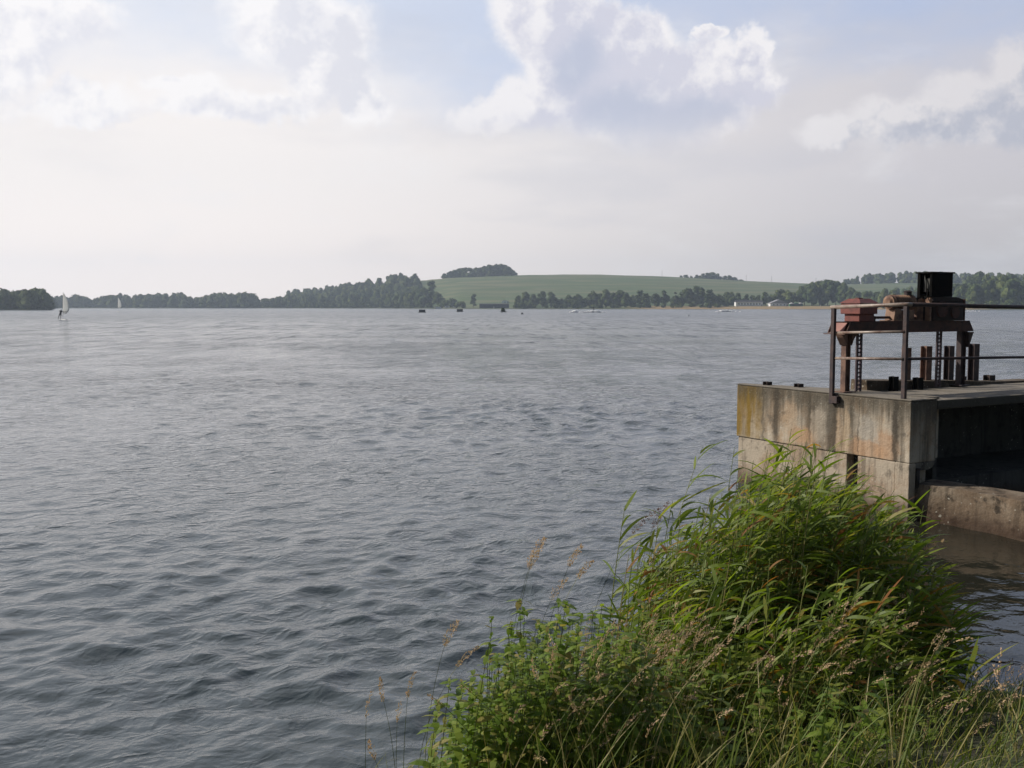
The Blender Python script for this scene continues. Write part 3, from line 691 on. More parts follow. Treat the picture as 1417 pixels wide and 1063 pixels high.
# painted patches, ochre algae at the far end and stains of the side wall
o_ = tw.oc; X, Y, Z = tw.xyz(o_); b = tw.b
base_c = b.inputs['Base Color'].links[0].from_socket
nz = tw.noise(tw.v('MULTIPLY', o_, (5, 5, .9)), 1., 4, .6); nz2 = tw.noise(o_, 7, 5, .6)
wob = tw.m('ADD', tw.m('MULTIPLY', tw.m('SUBTRACT', nz2, .5), .26), tw.m('MULTIPLY', tw.m('SUBTRACT', tw.noise(o_, 26, 4, .7), .5), .08))
och = tw.m('MULTIPLY', tw.mr(tw.m('ADD', Y, wob), 2.38, 2.75), tw.mr(Z, .66, .74)); och = tw.m('MULTIPLY', och, tw.mr(nz, .36, .52, .35, .95))
c = tw.mix(och, base_c, (.20, .125, .022))
for (yc, zc, ry, rz_, col) in [(.62, 1.03, .17, .17, (.36, .33, .29)), (.36, .85, .20, .20, (.40, .24, .14)), (.66, .80, .32, .12, (.42, .255, .15)), (1.75, .86, .26, .10, (.43, .27, .16)), (1.45, 1.0, .16, .24, (.36, .31, .25)),(1.95, 1.05, .12, .3, (.34, .25, .17)), (.98, 1.05, .06, .3, (.40, .30, .20))]:
    dd = tw.v('LENGTH', tw.comb(tw.m('DIVIDE', tw.m('SUBTRACT', tw.m('ADD', Y, wob), yc), ry), tw.m('DIVIDE', tw.m('SUBTRACT', tw.m('ADD', Z, wob), zc), rz_), 0.))
    c = tw.mix(tw.m('MULTIPLY', tw.mr(dd, 1.25, .7), .62), c, col)
for (yc, wy, z0, k) in [(.22, .05, .5, .85), (1.25, .10, .55, .8), (2.25, .07, .7, .8), (1.18, .03, .5, .6), (.79, .012, .55, .5), (1.62, .02, .7, .5), (2.5, .03, .5, .55)]:
    dd = tw.m('ABSOLUTE', tw.m('SUBTRACT', tw.m('ADD', Y, tw.m('MULTIPLY', wob, .45)), yc))
    c = tw.mix(tw.m('MULTIPLY', tw.m('MULTIPLY', tw.mr(dd, wy * 1.4, wy * .3), k), tw.mr(Z, z0 - .1, z0 + .15)), c, (.045, .038, .030))
gr = tw.noise(tw.v('MULTIPLY', o_, (11, 11, .7)), 1., 5, .65)
c = tw.mix(tw.m('MULTIPLY', tw.mr(gr, .50, .68), .45), c, (.095, .072, .048))
edge = tw.mr(tw.m('ADD', Z, tw.m('MULTIPLY', tw.m('SUBTRACT', gr, .5), .8)), 1.16, 1.42); c = tw.mix(tw.m('MULTIPLY', edge, .6), c, (.05, .044, .034))
sp = tw.noise(o_, 60, 3, .7); c = tw.mix(tw.m('MULTIPLY', tw.mr(sp, .60, .70), tw.m('MULTIPLY', edge, .8)), c, (.33, .32, .26))
tw.put(b.inputs['Base Color'], c)
M_side = tw.mat
M_lower = concrete('lower_wall_concrete', light=(.37, .315, .25), warm=(.28, .205, .145), streak=.6, dirt=.6, ztop=2.2).mat
M_front = concrete('shaded_front_concrete', light=(.17, .155, .135), warm=(.15, .13, .10), dark=(.035, .032, .028), streak=.8, dirt=.7).mat  # darker than the side wall: the front's shade is put into the colour
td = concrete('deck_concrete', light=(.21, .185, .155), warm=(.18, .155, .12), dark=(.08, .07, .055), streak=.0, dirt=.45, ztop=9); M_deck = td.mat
nrm = td.xyz(td.new('ShaderNodeNewGeometry').outputs['True Normal'])[2]          # upright faces of the slab are darkened: their shade is put into the colour
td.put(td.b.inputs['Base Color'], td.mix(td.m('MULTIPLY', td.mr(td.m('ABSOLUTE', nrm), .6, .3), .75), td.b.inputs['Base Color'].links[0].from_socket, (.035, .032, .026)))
M_plinth = concrete('stained_plinth_concrete', light=(.20, .16, .12), warm=(.13, .092, .062), dark=(.03, .024, .018), streak=.6, dirt=.95, ztop=1.6).mat
M_wet_shade = concrete('shaded_wet_concrete', light=(.075, .070, .062), warm=(.055, .050, .044), dark=(.014, .013, .012), streak=.7, dirt=.6).mat  # wet concrete, with the darkness of chamber and slot put into its colour
I = local('intake_structure', 'weathered concrete water intake with stained side wall and dark open chamber', 'water intake')
def chip(o, amt=.006, div=3, size=.25):
    """worn, slightly uneven concrete faces and edges"""
    bv = o.modifiers.new('bevel', 'BEVEL'); bv.width = .012; bv.segments = 2; bv.limit_method = 'ANGLE'
    return o
g = G(); g.prism([(-.022, 0), (-.022, 3.05), (.11, 3.05), (.68, 1.36), (.68, 0.14), (.46, .14), (.46, 0)], .70, DK - .0); chip(g.obj('upper_wall', M_side, I))
g = G(); g.prism([(0.0, .985), (0.0, 3.03), (.10, 3.03), (.66, 1.34), (.66, .985)], -1.2, .697); g.prism([(-.012, .215), (-.012, .80), (.30, .80), (.30, .215)], -1.2, .694)
chip(g.obj('lower_wall', M_lower, I))
g = G(); g.prism([(.13, .80), (.13, .985), (.3, .985), (.3, .80)], -1.2, .69); g.obj('slot_back', M_wet_shade, I)
g = G(); g.prism([(-.022, .0), (-.022, .212), (.36, .212), (.36, .06), (.1, .06), (.1, 0)], -1.2, .697); chip(g.obj('pilaster', M_lower, I))
# pier face with its rounded lower corner
pts = [(.102, .64), (.30, .64)] + [(.30 + .158 * math.sin(a), .64 + .16 * (1 - math.cos(a))) for a in np.linspace(.25, math.pi / 2, 7)] + [(.458, .698), (.458, .698)]
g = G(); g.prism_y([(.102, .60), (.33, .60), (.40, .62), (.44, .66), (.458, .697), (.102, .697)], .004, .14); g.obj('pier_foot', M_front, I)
# deck slab
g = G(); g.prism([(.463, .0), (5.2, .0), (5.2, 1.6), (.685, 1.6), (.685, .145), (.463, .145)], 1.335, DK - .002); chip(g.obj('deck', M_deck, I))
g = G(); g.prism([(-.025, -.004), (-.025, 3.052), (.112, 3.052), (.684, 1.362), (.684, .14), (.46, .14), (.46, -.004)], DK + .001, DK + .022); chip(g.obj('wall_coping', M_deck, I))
n = 14; xs = [.70 + (4.4 - .70) * i / (n - 1.) for i in range(n)]
rr = random.Random(4); tops = [DK + .155 - .125 * min(1, (x - .7) / 2.9) + rr.uniform(-.006, .006) for x in xs]
vs = [(x, 1.30 + rr.uniform(-.012, .012), DK - .01) for x in xs] + [(x, 1.31 + rr.uniform(-.01, .01), z) for x, z in zip(xs, tops)] + [(x, 1.57, z + .004) for x, z in zip(xs, tops)] + [(x, 1.585, DK - .01) for x in xs]
g = G(); g.add(vs, [(k * n + i, k * n + i + 1, (k + 1) * n + i + 1, (k + 1) * n + i) for k in range(3) for i in range(n - 1)] + [(0, n, 2 * n, 3 * n), (n - 1, 4 * n - 1, 3 * n - 1, 2 * n - 1)])
g.obj('raised_sill', M_plinth, I)
# chamber
g = G(); g.box(.68, 5.2, 1.40, 1.595, -1.2, 1.332); g.box(.60, .675, .15, 1.38, -1.2, 1.332); g.box(5.0, 5.2, .05, 1.38, -1.2, 1.332); g.obj('chamber_wall', M_wet_shade, I)
g = G(); g.box(.68, 4.99, .16, 1.39, .10, .41); g.obj('chamber_floor', M_wet_shade, I)
g = G(); g.tube([(.13, .0, .40), (.13, .0, .62)], .028, 10); g.box(.10, .17, -.03, .03, .615, .635); g.obj('drain_pipe', rust('pipe_black', (.02, .018, .018), (.05, .035, .03)), I, True)
# curved plinth, built in world metres then moved into the intake's frame
outer = [(-.30, .32), (-.16, .06), (.10, -.15), (.38, -.40), (.70, -.74), (1.05, -1.12), (1.35, -1.55), (1.65, -2.1), (1.95, -2.9), (2.2, -3.9)]
def off(pts, d):
    out = []
    for i, p in enumerate(pts):
        a, b2 = pts[max(i - 1, 0)], pts[min(i + 1, len(pts) - 1)]; t = Vector((b2[0] - a[0], b2[1] - a[1])).normalized()
        out.append((p[0] - t.y * d, p[1] + t.x * d))
    return out
# outer edge follows the photographed curve
W = [(4.35, 12.95), (4.62, 12.58), (4.93, 12.22), (5.15, 11.98), (5.33, 11.74), (5.52, 11.45), (5.70, 11.06), (5.90, 10.75), (6.15, 10.2), (6.5, 9.4), (6.95, 8.3)]
ca, sa = math.cos(ANG), math.sin(ANG)
outer = [((x - NEAR[0]) * ca + (y - NEAR[1]) * sa, -(x - NEAR[0]) * sa + (y - NEAR[1]) * ca) for x, y in W]
inner = off(outer, .42); rr = random.Random(8)
n = len(outer); zt = [.16, .26, .44] + [.44] * (n - 3)
levels = [(0.03, -1.2), (0.03, .02), (.015, .22), (0, None)]
vs = []
for d, z in levels:
    oo = off(outer, -d)
    vs += [(x + rr.uniform(-.008, .008), y + rr.uniform(-.008, .008), (zt[i] if z is None else min(z, zt[i] - .03)) + rr.uniform(-.004, .004)) for i, (x, y) in enumerate(oo)]
vs += [(x, y, zt[i] + .012) for i, (x, y) in enumerate(inner)]; vs += [(x, y, -1.2) for x, y in inner]
g = G(); g.add(vs, [(k * n + i, k * n + i + 1, (k + 1) * n + i + 1, (k + 1) * n + i) for k in range(5) for i in range(n - 1)] + [tuple(k * n for k in range(6))])
pl = g.obj('curved_plinth', M_plinth, I)
ss = pl.modifiers.new('sub', 'SUBSURF'); ss.subdivision_type = 'SIMPLE'; ss.levels = 3; ss.render_levels = 3
dtex = bpy.data.textures.new('stone', 'CLOUDS'); dtex.noise_scale = .16; dtex.noise_depth = 3
dm = pl.modifiers.new('d', 'DISPLACE'); dm.texture = dtex; dm.strength = .022; dm.mid_level = .5
bv = pl.modifiers.new('b', 'BEVEL'); bv.width = .01; bv.limit_method = 'ANGLE'; bv.angle_limit = math.radians(60)

# ---- railing
M_rail = rust('worn_rail_steel', (.075, .05, .042), (.13, .095, .075), rough=.5)
M_rail_lit = rust('sunlit_rail_steel', (.30, .24, .20), (.16, .10, .08), rough=.35)  # sunlight on the left-hand rails is put into this paler colour
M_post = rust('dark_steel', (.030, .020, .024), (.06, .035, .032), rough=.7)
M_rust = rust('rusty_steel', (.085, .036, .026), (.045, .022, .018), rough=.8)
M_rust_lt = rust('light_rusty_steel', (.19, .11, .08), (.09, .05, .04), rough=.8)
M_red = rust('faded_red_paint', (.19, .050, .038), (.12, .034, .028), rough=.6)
R_ = local('railing', 'rusty tubular steel railing around the edge of the concrete deck', 'railing')
P1 = (-.06, 1.21); P2_ = (.05, .17); P3 = (3.9, .12)
def lpt(p, z): return (p[0], p[1], z)
g = G(); g.box(P1[0] - .022, P1[0] + .022, P1[1] - .028, P1[1] + .028, 1.33, 2.575); g.obj('post', M_post, R_, bevel=.004)
g = G(); g.box(P1[0] + .0225, P1[0] + .04, P1[1] - .09, P1[1] + .03, 1.34, 1.44); g.box(P1[0] - .03, P1[0] + .038, P1[1] - .11, P1[1] - .03, 1.345, 1.435); g.obj('bracket', M_post, R_)
g = G(); g.box(P2_[0] - .022, P2_[0] + .022, P2_[1] - .028, P2_[1] + .028, DK + .02, 2.60); g.obj('post', M_post, R_, bevel=.004)
g = G(); g.box(P3[0] - .025, P3[0] + .025, P3[1] - .025, P3[1] + .025, DK, 2.56); g.obj('post', M_post, R_)
def rail(nm, pts, r, mt): g = G(); g.tube(pts, r, 12); return g.obj(nm, mt, R_, True)
rail('top_rail', [lpt((P1[0], P1[1] + .05), 2.588), lpt((P2_[0] - .0, P2_[1]), 2.624), lpt((P2_[0] + .06, P2_[1] - .035), 2.622)], .023, M_rail_lit)
rail('top_rail', [lpt((P2_[0] + .061, P2_[1] - .035), 2.622), lpt((1.6, .13), 2.598), lpt((P3[0] + .9, P3[1]), 2.560)], .026, M_post)  # right-hand run in dark steel: its shade is put into the colour
rail('middle_rail', [lpt((P1[0] + .02, P1[1] + .06), 2.255), lpt((P2_[0] - .02, P2_[1]), 2.293)], .017, M_rail_lit)
rail('lower_rail', [lpt((P1[0] + .01, P1[1] + .01), 1.925), lpt((P2_[0] - .024, P2_[1] + .01), 1.960)], .018, M_rail_lit)
rail('lower_rail', [lpt((P2_[0] - .023, P2_[1] + .01), 1.960), lpt((1.8, .13), 1.935), lpt((P3[0] + .9, P3[1]), 1.89)], .018, M_post)  # dark steel here too, carrying the shade of the right-hand run

# ---- hoist frame with gear housing, motor and cabinet
H_ = local('sluice_hoist', 'rusty steel sluice hoist frame carrying a motor and black cabinet over the concrete', 'sluice hoist')
def beam(y0, y1, flip):
    g = G(); t = .012; zt, zb = 2.40, 2.25
    web = y0 if not flip else y1 - t
    g.prism_y([(0., zb), (2.56, zb), (2.46, zt), (.08, zt)], web, web + t)
    g.box(.0, 2.56, y0 + (t if not flip else 0), y1 - (0 if not flip else t), zb + .0015, zb + .0135); g.box(.085, 2.455, y0 + (t if not flip else 0), y1 - (0 if not flip else t), zt - .0135, zt - .0015)
    return g.obj('beam', M_rust, H_)
beam(1.05, 1.12, False); beam(1.30, 1.37, True)
M_redlit = rust('sunlit_red_end_plate', (.27, .10, .075), (.20, .065, .05), rough=.6)  # sunlit look of the left end plate is put into this paler red
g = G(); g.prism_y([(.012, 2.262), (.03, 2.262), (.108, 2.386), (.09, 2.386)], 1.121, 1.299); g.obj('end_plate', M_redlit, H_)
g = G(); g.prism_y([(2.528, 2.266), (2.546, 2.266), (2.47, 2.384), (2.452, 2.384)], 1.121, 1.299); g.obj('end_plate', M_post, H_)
g = G(); g.box(-.05, .0, 1.03, 1.39, 2.236, 2.247); g.box(2.561, 2.63, 1.1, 1.32, 2.22, 2.235); g.tube([(2.60, 1.2, 2.18), (2.60, 1.2, 2.27)], .02, 8); g.obj('flange_plate', M_rust_lt, H_)
for x in (.17, 2.50):
    g = G(); w = .045 if x < 1 else .055
    g.box(x - w, x - w + .012, 1.16, 1.24, DK + .02, 2.249); g.box(x + w - .012, x + w, 1.16, 1.24, DK + .02, 2.249); g.box(x - w + .013, x + w - .013, 1.192, 1.208, DK + .02, 2.249)
    if x < 1: g.prism_y([(x - w - .10, 2.249), (x - w - .002, 2.249), (x - w - .002, 2.09)], 1.14, 1.26); g.prism_y([(x + w + .002, 2.249), (x + w + .11, 2.249), (x + w + .06, 2.20), (x + w + .03, 2.16), (x + w + .002, 2.09)], 1.14, 1.26)
    else: g.prism_y([(x + w + .002, 2.234), (x + w + .10, 2.234), (x + w + .002, 2.02)], 1.12, 1.28)
    g.box(x - .10, x + .10, 1.10, 1.30, DK + .0235, DK + .036)
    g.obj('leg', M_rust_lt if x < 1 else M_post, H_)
def rack(x, zt=2.249):
    g = G(); g.box(x - .056, x - .018, 1.192, 1.212, DK + .024, zt); g.box(x + .018, x + .052, 1.192, 1.212, DK + .024, zt)
    z = DK + .04; 
    while z < zt - .03:
        g.add([(x - .017, 1.195, z), (x + .017, 1.195, z + .012), (x + .017, 1.209, z + .012), (x - .017, 1.209, z), (x - .017, 1.195, z + .018), (x + .017, 1.195, z + .03), (x + .017, 1.209, z + .03), (x - .017, 1.209, z + .018)],
              [(0, 3, 2, 1), (4, 5, 6, 7), (0, 1, 5, 4), (1, 2, 6, 5), (2, 3, 7, 6), (3, 0, 4, 7)]); z += .054
    o = g.obj('toothed_rack', M_rackmat, H_); return o
M_rackmat = rust('rack_steel', (.055, .028, .04), (.035, .02, .026), rough=.6)
rack(.42); rack(2.02)
g = G(); g.box(.27, .55, 1.08, 1.33, 2.402, 2.50); g.box(.235, .565, 1.04, 1.37, 2.50, 2.64)
hs = g.obj('gear_housing', M_red, H_, bevel=.006)
g = G(); g.add([(.225, 1.03, 2.643), (.575, 1.03, 2.643), (.575, 1.38, 2.643), (.225, 1.38, 2.643), (.30, 1.12, 2.70), (.50, 1.12, 2.70), (.50, 1.30, 2.70), (.30, 1.30, 2.70)],
              [(0, 3, 2, 1), (4, 5, 6, 7), (0, 1, 5, 4), (1, 2, 6, 5), (2, 3, 7, 6), (3, 0, 4, 7)]); g.box(.36, .44, 1.18, 1.24, 2.701, 2.712); g.obj('lid', M_red, hs)
g = G(); g.tube([(.55, 1.2, 2.45), (2.3, 1.2, 2.45)], .018, 8); g.box(.60, .66, 1.15, 1.25, 2.402, 2.47); g.obj('drive_shaft', M_rust, H_)
M_mot = rust('cream_rust', (.26, .15, .095), (.11, .055, .04), rough=.7)
g = G(); g.tube([(.93, 1.2, 2.655), (.955, 1.2, 2.655), (.96, 1.2, 2.655), (1.36, 1.2, 2.655), (1.365, 1.2, 2.655), (1.40, 1.2, 2.655)], [.05, .075, .092, .092, .105, .105], 20)
for k in range(9):
    x = 1.0 + k * .038; g.tube([(x, 1.2, 2.655), (x + .012, 1.2, 2.655)], .101, 20)
g.obj('motor', M_mot, H_, False)
g = G(); g.prism_y([(.98, 2.415), (1.14, 2.415), (1.12, 2.57), (1.01, 2.57)], 1.12, 1.28); g.box(1.2, 1.36, 1.1, 1.3, 2.415, 2.55); g.box(.93, 1.46, 1.08, 1.32, 2.402, 2.414); g.obj('motor_pedestal', M_mot, H_, bevel=.006)
g = G(); g.tube([(1.34, 1.2, 2.75), (1.34, 1.2, 2.79), (1.34, 1.2, 2.80), (1.34, 1.2, 2.815)], [.05, .05, .06, .03], 12); g.box(1.40, 1.47, 1.14, 1.26, 2.60, 2.72); g.obj('terminal_box', M_post, H_)
M_blk = rust('black_cabinet_paint', (.006, .006, .006), (.011, .009, .008), rough=.95); M_blk.node_tree.nodes['Principled BSDF'].inputs['Specular IOR Level'].default_value = .08
cb = G(); x0, x1, y0, y1 = 1.60, 2.03, 1.02, 1.26
cb.box(x0 - .02, x1 + .02, y0 - .02, y1 + .02, 3.05, 3.07); cb.box(x0, x1, y0, y0 + .012, 2.73, 3.049); cb.box(x0, x0 + .03, y1 - .045, y1, 2.402, 3.049); cb.box(x0, x0 + .02, y0 + .013, y0 + .04, 2.73, 3.049)
cb.box(x1 - .012, x1, y0 + .013, y1, 2.73, 3.049); cb.box(x0 + .031, x1 - .013, y1 - .012, y1, 2.73, 3.049); cb.box(x0 + .021, x1 - .013, y0 + .013, y1 - .013, 2.73, 2.745)
c_ = cb.obj('cabinet', M_blk, H_, bevel=.004)
g = G(); g.box(1.66, 1.80, 1.08, 1.2, 2.80, 2.98); g.tube([(1.64, 1.15, 2.80), (1.63, 1.14, 2.9), (1.65, 1.18, 3.03)], .012, 6); g.obj('switch_gear', rust('grey_switch', (.07, .07, .065), (.03, .03, .03)), c_)
M_dkrust = rust('dark_gear_rust', (.035, .020, .017), (.018, .013, .012), rough=.8)
g = G(); g.box(1.66, 2.28, 1.02, 1.28, 2.402, 2.66); g.prism_y([(1.66, 2.661), (2.30, 2.661), (2.30, 2.70), (2.16, 2.728), (1.66, 2.728)], 1.04, 1.27); gb = g.obj('gearbox', M_dkrust, H_, bevel=.01)
g = G(); g.tube([(1.80, 1.02, 2.56), (1.80, .985, 2.56)], .11, 20); g.tube([(2.08, 1.02, 2.52), (2.08, .99, 2.52)], .085, 18)
for k in range(8): g.tube([(1.80 + .085 * math.cos(k * .785), .99, 2.56 + .085 * math.sin(k * .785)), (1.80 + .085 * math.cos(k * .785), .975, 2.56 + .085 * math.sin(k * .785))], .012, 6)
g.obj('gear_cover', M_rust, gb, False)
g = G(); g.box(1.46, 1.59, 1.14, 1.26, 2.402, 2.70); g.tube([(1.43, 1.2, 2.655), (1.66, 1.2, 2.655)], .04, 12); g.box(1.585, 1.622, 1.03, 1.11, 2.402, 2.715); g.obj('coupling', M_mot, H_, bevel=.006)
g = G(); g.box(2.305, 2.33, 1.03, 1.37, 2.402, 2.70); g.obj('side_plate', M_rust, H_)

g = G()
for y_ in (1.0495, 1.3705):
    for k in range(17):
        x = .12 + k * .145; d = -.006 if y_ < 1.2 else .006
        for z in (2.275, 2.375): g.tube([(x, y_, z), (x, y_ + d, z)], .009, 6)
for (x, y_) in [(.26, 1.06), (.54, 1.06), (.26, 1.35), (.54, 1.35)]: g.tube([(x, y_, 2.6405), (x, y_, 2.655)], .01, 6)
g.obj('bolt_row', M_post, H_)
g = G(); g.tube([(1.42, 1.12, 2.69), (1.48, 1.08, 2.74), (1.55, 1.07, 2.70), (1.62, 1.10, 2.78), (1.66, 1.14, 2.84)], .009, 6)
g.tube([(1.40, 1.25, 2.70), (1.50, 1.30, 2.60), (1.52, 1.30, 2.43)], .008, 6); g.obj('cable', M_blk, H_, True)

# ---- steel guide posts and stubs standing on the concrete
def ibeam(x, y, zb, zt, w, mt, label, nm='steel_post', cat='steel post', group=None, rot=0.):
    o = local(nm, None, None, None, (x, y, zb)); bpy.data.objects.remove(o)
    c, s = math.cos(ANG), math.sin(ANG)
    g = G(); t = .012; h = zt - zb; d = w * .9
    g.box(-w / 2, w / 2, -d / 2, -d / 2 + t, 0, h); g.box(-w / 2, w / 2, d / 2 - t, d / 2, 0, h); g.box(-t / 2, t / 2, -d / 2 + t, d / 2 - t, 0, h)
    o = g.obj(nm, mt, None, bevel=.003); o.location = (NEAR[0] + c * x - s * y, NEAR[1] + s * x + c * y, zb - .004); o.rotation_euler = (0, 0, ANG + rot)
    return tag(o, label, cat, group)
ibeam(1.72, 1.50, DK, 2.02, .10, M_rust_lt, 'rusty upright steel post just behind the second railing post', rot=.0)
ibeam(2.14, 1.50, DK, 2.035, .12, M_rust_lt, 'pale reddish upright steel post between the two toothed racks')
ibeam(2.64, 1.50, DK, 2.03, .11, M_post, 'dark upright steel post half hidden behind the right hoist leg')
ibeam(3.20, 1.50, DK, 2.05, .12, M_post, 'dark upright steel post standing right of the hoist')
ibeam(-.0+.16, 2.62, DK + .02, DK + .075, .10, M_dkrust, 'short steel stub nearest the far tip of the concrete wall', 'steel_stub', 'steel stub')
ibeam(.27, 2.12, DK + .02, DK + .075, .10, M_dkrust, 'short steel stub second from the far tip of the concrete wall', 'steel_stub', 'steel stub')
ibeam(1.13, 1.22, DK, DK + .20, .10, M_blk, 'black cut off steel stub in front of the raised sill, left one', 'steel_stub', 'steel stub')
ibeam(1.60, 1.20, DK, DK + .17, .11, M_blk, 'black cut off steel stub beside the second railing post', 'steel_stub', 'steel stub')
ibeam(3.02, 1.52, DK + .03, DK + .12, .06, M_dkrust, 'tiny steel stub left of the rightmost upright post', 'steel_stub', 'steel stub')
ibeam(3.58, 1.50, DK + .02, DK + .12, .13, M_dkrust, 'short steel stub right of the rightmost upright post', 'steel_stub', 'steel stub')

# ------------------------------------------------------------------ bank
BANK = [(-8, 2.6), (-3, 4.1), (-1.2, 4.6), (-.3, 5.0), (.5, 5.7), (1.2, 6.4), (2.0, 6.8), (2.9, 6.75), (3.6, 6.7), (4.6, 6.9), (6, 7.3), (7.2, 8.0), (9, 9.5), (14, 11)]
def bank_z(x, y):
    d = interp(x, BANK) - y + .12 * math.sin(x * 3.1) + .07 * math.sin(x * 7.7 + 1)
    z = .24 * d if d > 0 else .45 * d
    return max(-1.4, min(1.0, z)) + .03 * math.sin(x * 5.3 + y * 3.7) * min(1, max(0, d))
t = material('bank_soil'); n = t.noise(t.oc, 3, 6, .6)
t.put(t.b.inputs['Base Color'], t.mix(t.mr(n, .4, .6), (.035, .030, .016), (.06, .07, .025))); t.b.inputs['Roughness'].default_value = .95; bump(t, t.noise(t.oc, 25, 5, .6), .03)
xs = np.linspace(-8, 14, 150); ys = np.linspace(-5, 12.5, 110)
V = [(x, y, bank_z(x, y)) for y in ys for x in xs]; n = len(xs)
o = mesh_obj('bank', V, [(j * n + i, j * n + i + 1, (j + 1) * n + i + 1, (j + 1) * n + i) for j in range(len(ys) - 1) for i in range(n - 1)], t.mat, smooth=True)
tag(o, 'grassy sloping earth bank of the lake', 'bank', kind='structure')

# ------------------------------------------------------------------ vegetation
M_reed = leafmat('reed_leaves', [(0, (.17, .235, .024)), (.4, (.10, .155, .018)), (.75, (.24, .295, .036)), (.90, (.27, .27, .06)), (.95, (.32, .19, .05)), (1, (.28, .10, .035))], .45, .5)
M_stem = leafmat('reed_stems', [(0, (.10, .15, .035)), (.6, (.16, .18, .05)), (1, (.24, .20, .08))], .15, .5)
M_herb = leafmat('herb_leaves', [(0, (.12, .20, .026)), (.5, (.19, .27, .036)), (.85, (.26, .30, .06)), (1, (.34, .26, .10))], .45, .5)
M_grass = leafmat('grass_blades', [(0, (.08, .13, .02)), (.45, (.14, .18, .03)), (.7, (.27, .25, .09)), (1, (.38, .31, .16))], .35, .55)
M_seed = leafmat('seed_heads', [(0, (.50, .35, .19)), (.5, (.64, .47, .28)), (.8, (.55, .36, .26)), (1, (.34, .31, .19))], .3, .8, 3., (1, 1, .95))
M_head = leafmat('reed_plumes', [(0, (.18, .09, .075)), (1, (.26, .16, .12))], .3, .8, 3., (1, 1, 1))
WIND = Vector((1, .12, 0)).normalized()
def curve_pts(base, h, lean, az_, n=8, curl=1.6):
    d = Vector((math.cos(az_), math.sin(az_), 0)); out = []
    for i in range(n + 1):
        t_ = i / n; out.append(base + Vector((0, 0, h * (t_ - .12 * lean * t_ ** 2))) + d * (lean * h * t_ ** curl))
    return out
def leaf(g, p, d, L, w, droop, rng, m=0, n=5, twist=None):
    """a lanceolate blade from p in direction d, bending over"""
    d = d.normalized(); side = d.cross(Vector((0, 0, 1))).normalized(); up = side.cross(d).normalized()
    a = rng.uniform(-1.1, 1.1) if twist is None else twist
    side = (side * math.cos(a) + up * math.sin(a)).normalized(); vs = []; q = p.copy(); dd = d.copy()
    for i in range(n + 1):
        t_ = i / n; ww = w * (math.sin(math.pi * min(1, .16 + t_ * .84)) ** .7) * (1 if i < n else .08) * .5
        vs += [q - side * ww, q + side * ww]
        dd = (dd + Vector((0, 0, -droop / n))).normalized() ; q = q + dd * (L / n)
    g.add(vs, [(2 * i, 2 * i + 1, 2 * i + 3, 2 * i + 2) for i in range(n)], m)
def reed(gs, gl, base, h, rng, lean=.16, nl=None, plume=None, leaf_len=1., seg=5):
    azw = math.atan2(WIND.y, WIND.x) + rng.gauss(0, .35); cp = curve_pts(base, h, lean, azw, 7)
    gs.tube(cp, [.0055 - .0038 * i / 7 for i in range(8)], 4, cap=False)
    nl = nl or rng.randint(11, 15)
    for k in range(nl):
        t_ = .20 + .80 * (k + rng.random() * .6) / nl; t_ = min(t_, .995); f = t_ * 7; i = int(f); p = cp[i].lerp(cp[min(i + 1, 7)], f - i)
        alt = (k % 2) * 2 - 1; a = azw + alt * rng.uniform(.15, .9) + rng.gauss(0, .25)
        if rng.random() < .12: a += math.pi * rng.uniform(.5, 1)
        upw = (rng.uniform(.2, .9) if rng.random() < .55 else rng.uniform(.9, 1.9)) if t_ < .85 else rng.uniform(.7, 1.6)
        d = Vector((math.cos(a), math.sin(a), upw)); L = leaf_len * rng.uniform(.22, .42) * (1 if t_ < .85 else .65)
        leaf(gl, p, d, L, rng.uniform(.014, .026), rng.uniform(.3, 1.4), rng, n=seg)
    if plume is not None: panicle(plume, cp[-1], (cp[-1] - cp[-2]).normalized(), .16, .02, rng, 26)
def panicle(g, p, d, L, w, rng, n=40, m=0, droop=.8):
    q = p.copy(); dd = d.copy(); pts = []
    for i in range(9): pts.append((q.copy(), dd.copy())); dd = (dd + WIND * .07 * droop + Vector((0, 0, -.10 * droop))).normalized(); q = q + dd * (L / 8)
    for k in range(n):
        t_ = rng.random(); c, dd = pts[int(t_ * 7.99)]; r = w * math.sin(math.pi * (.12 + .83 * t_)) * rng.uniform(.2, 1.)
        a = rng.uniform(0, 6.28); o1 = dd.orthogonal().normalized(); o2 = dd.cross(o1)
        out = (o1 * math.cos(a) + o2 * math.sin(a)); s = c + out * r + dd * rng.uniform(-.01, .01); l = rng.uniform(.006, .013)
        e = (dd + out * .45).normalized(); sd_ = e.orthogonal().normalized() * l * .28
        g.add([s, s + e * l * .5 + sd_, s + e * l * 1.2, s + e * l * .5 - sd_], [(0, 1, 2, 3)], m)
def seed_grass(gs, gh, base, h, rng, lean=.22, head=.13, w=.012, n=42, azw=None, droop=.8):
    azw = math.atan2(WIND.y, WIND.x) + rng.gauss(0, .5) if azw is None else azw
    cp = curve_pts(base, h, lean, azw, 7, 2.2); gs.tube(cp, [.0022 - .0012 * i / 7 for i in range(8)], 3, cap=False)
    panicle(gh, cp[-1] - (cp[-1] - cp[-2]) * .4, (cp[-1] - cp[-2]).normalized(), head, w, rng, n, droop=droop)
def grass_tuft(g, base, h, rng, n=9):
    for k in range(n):
        a = rng.uniform(0, 6.28) if rng.random() < .4 else rng.gauss(.1, .7); d = Vector((math.cos(a) * .35, math.sin(a) * .35, 1))
        leaf(g, base + Vector((rng.gauss(0, .03), rng.gauss(0, .03), 0)), d, h * rng.uniform(.6, 1.2), rng.uniform(.004, .008), rng.uniform(.4, 1.5), rng, n=4)
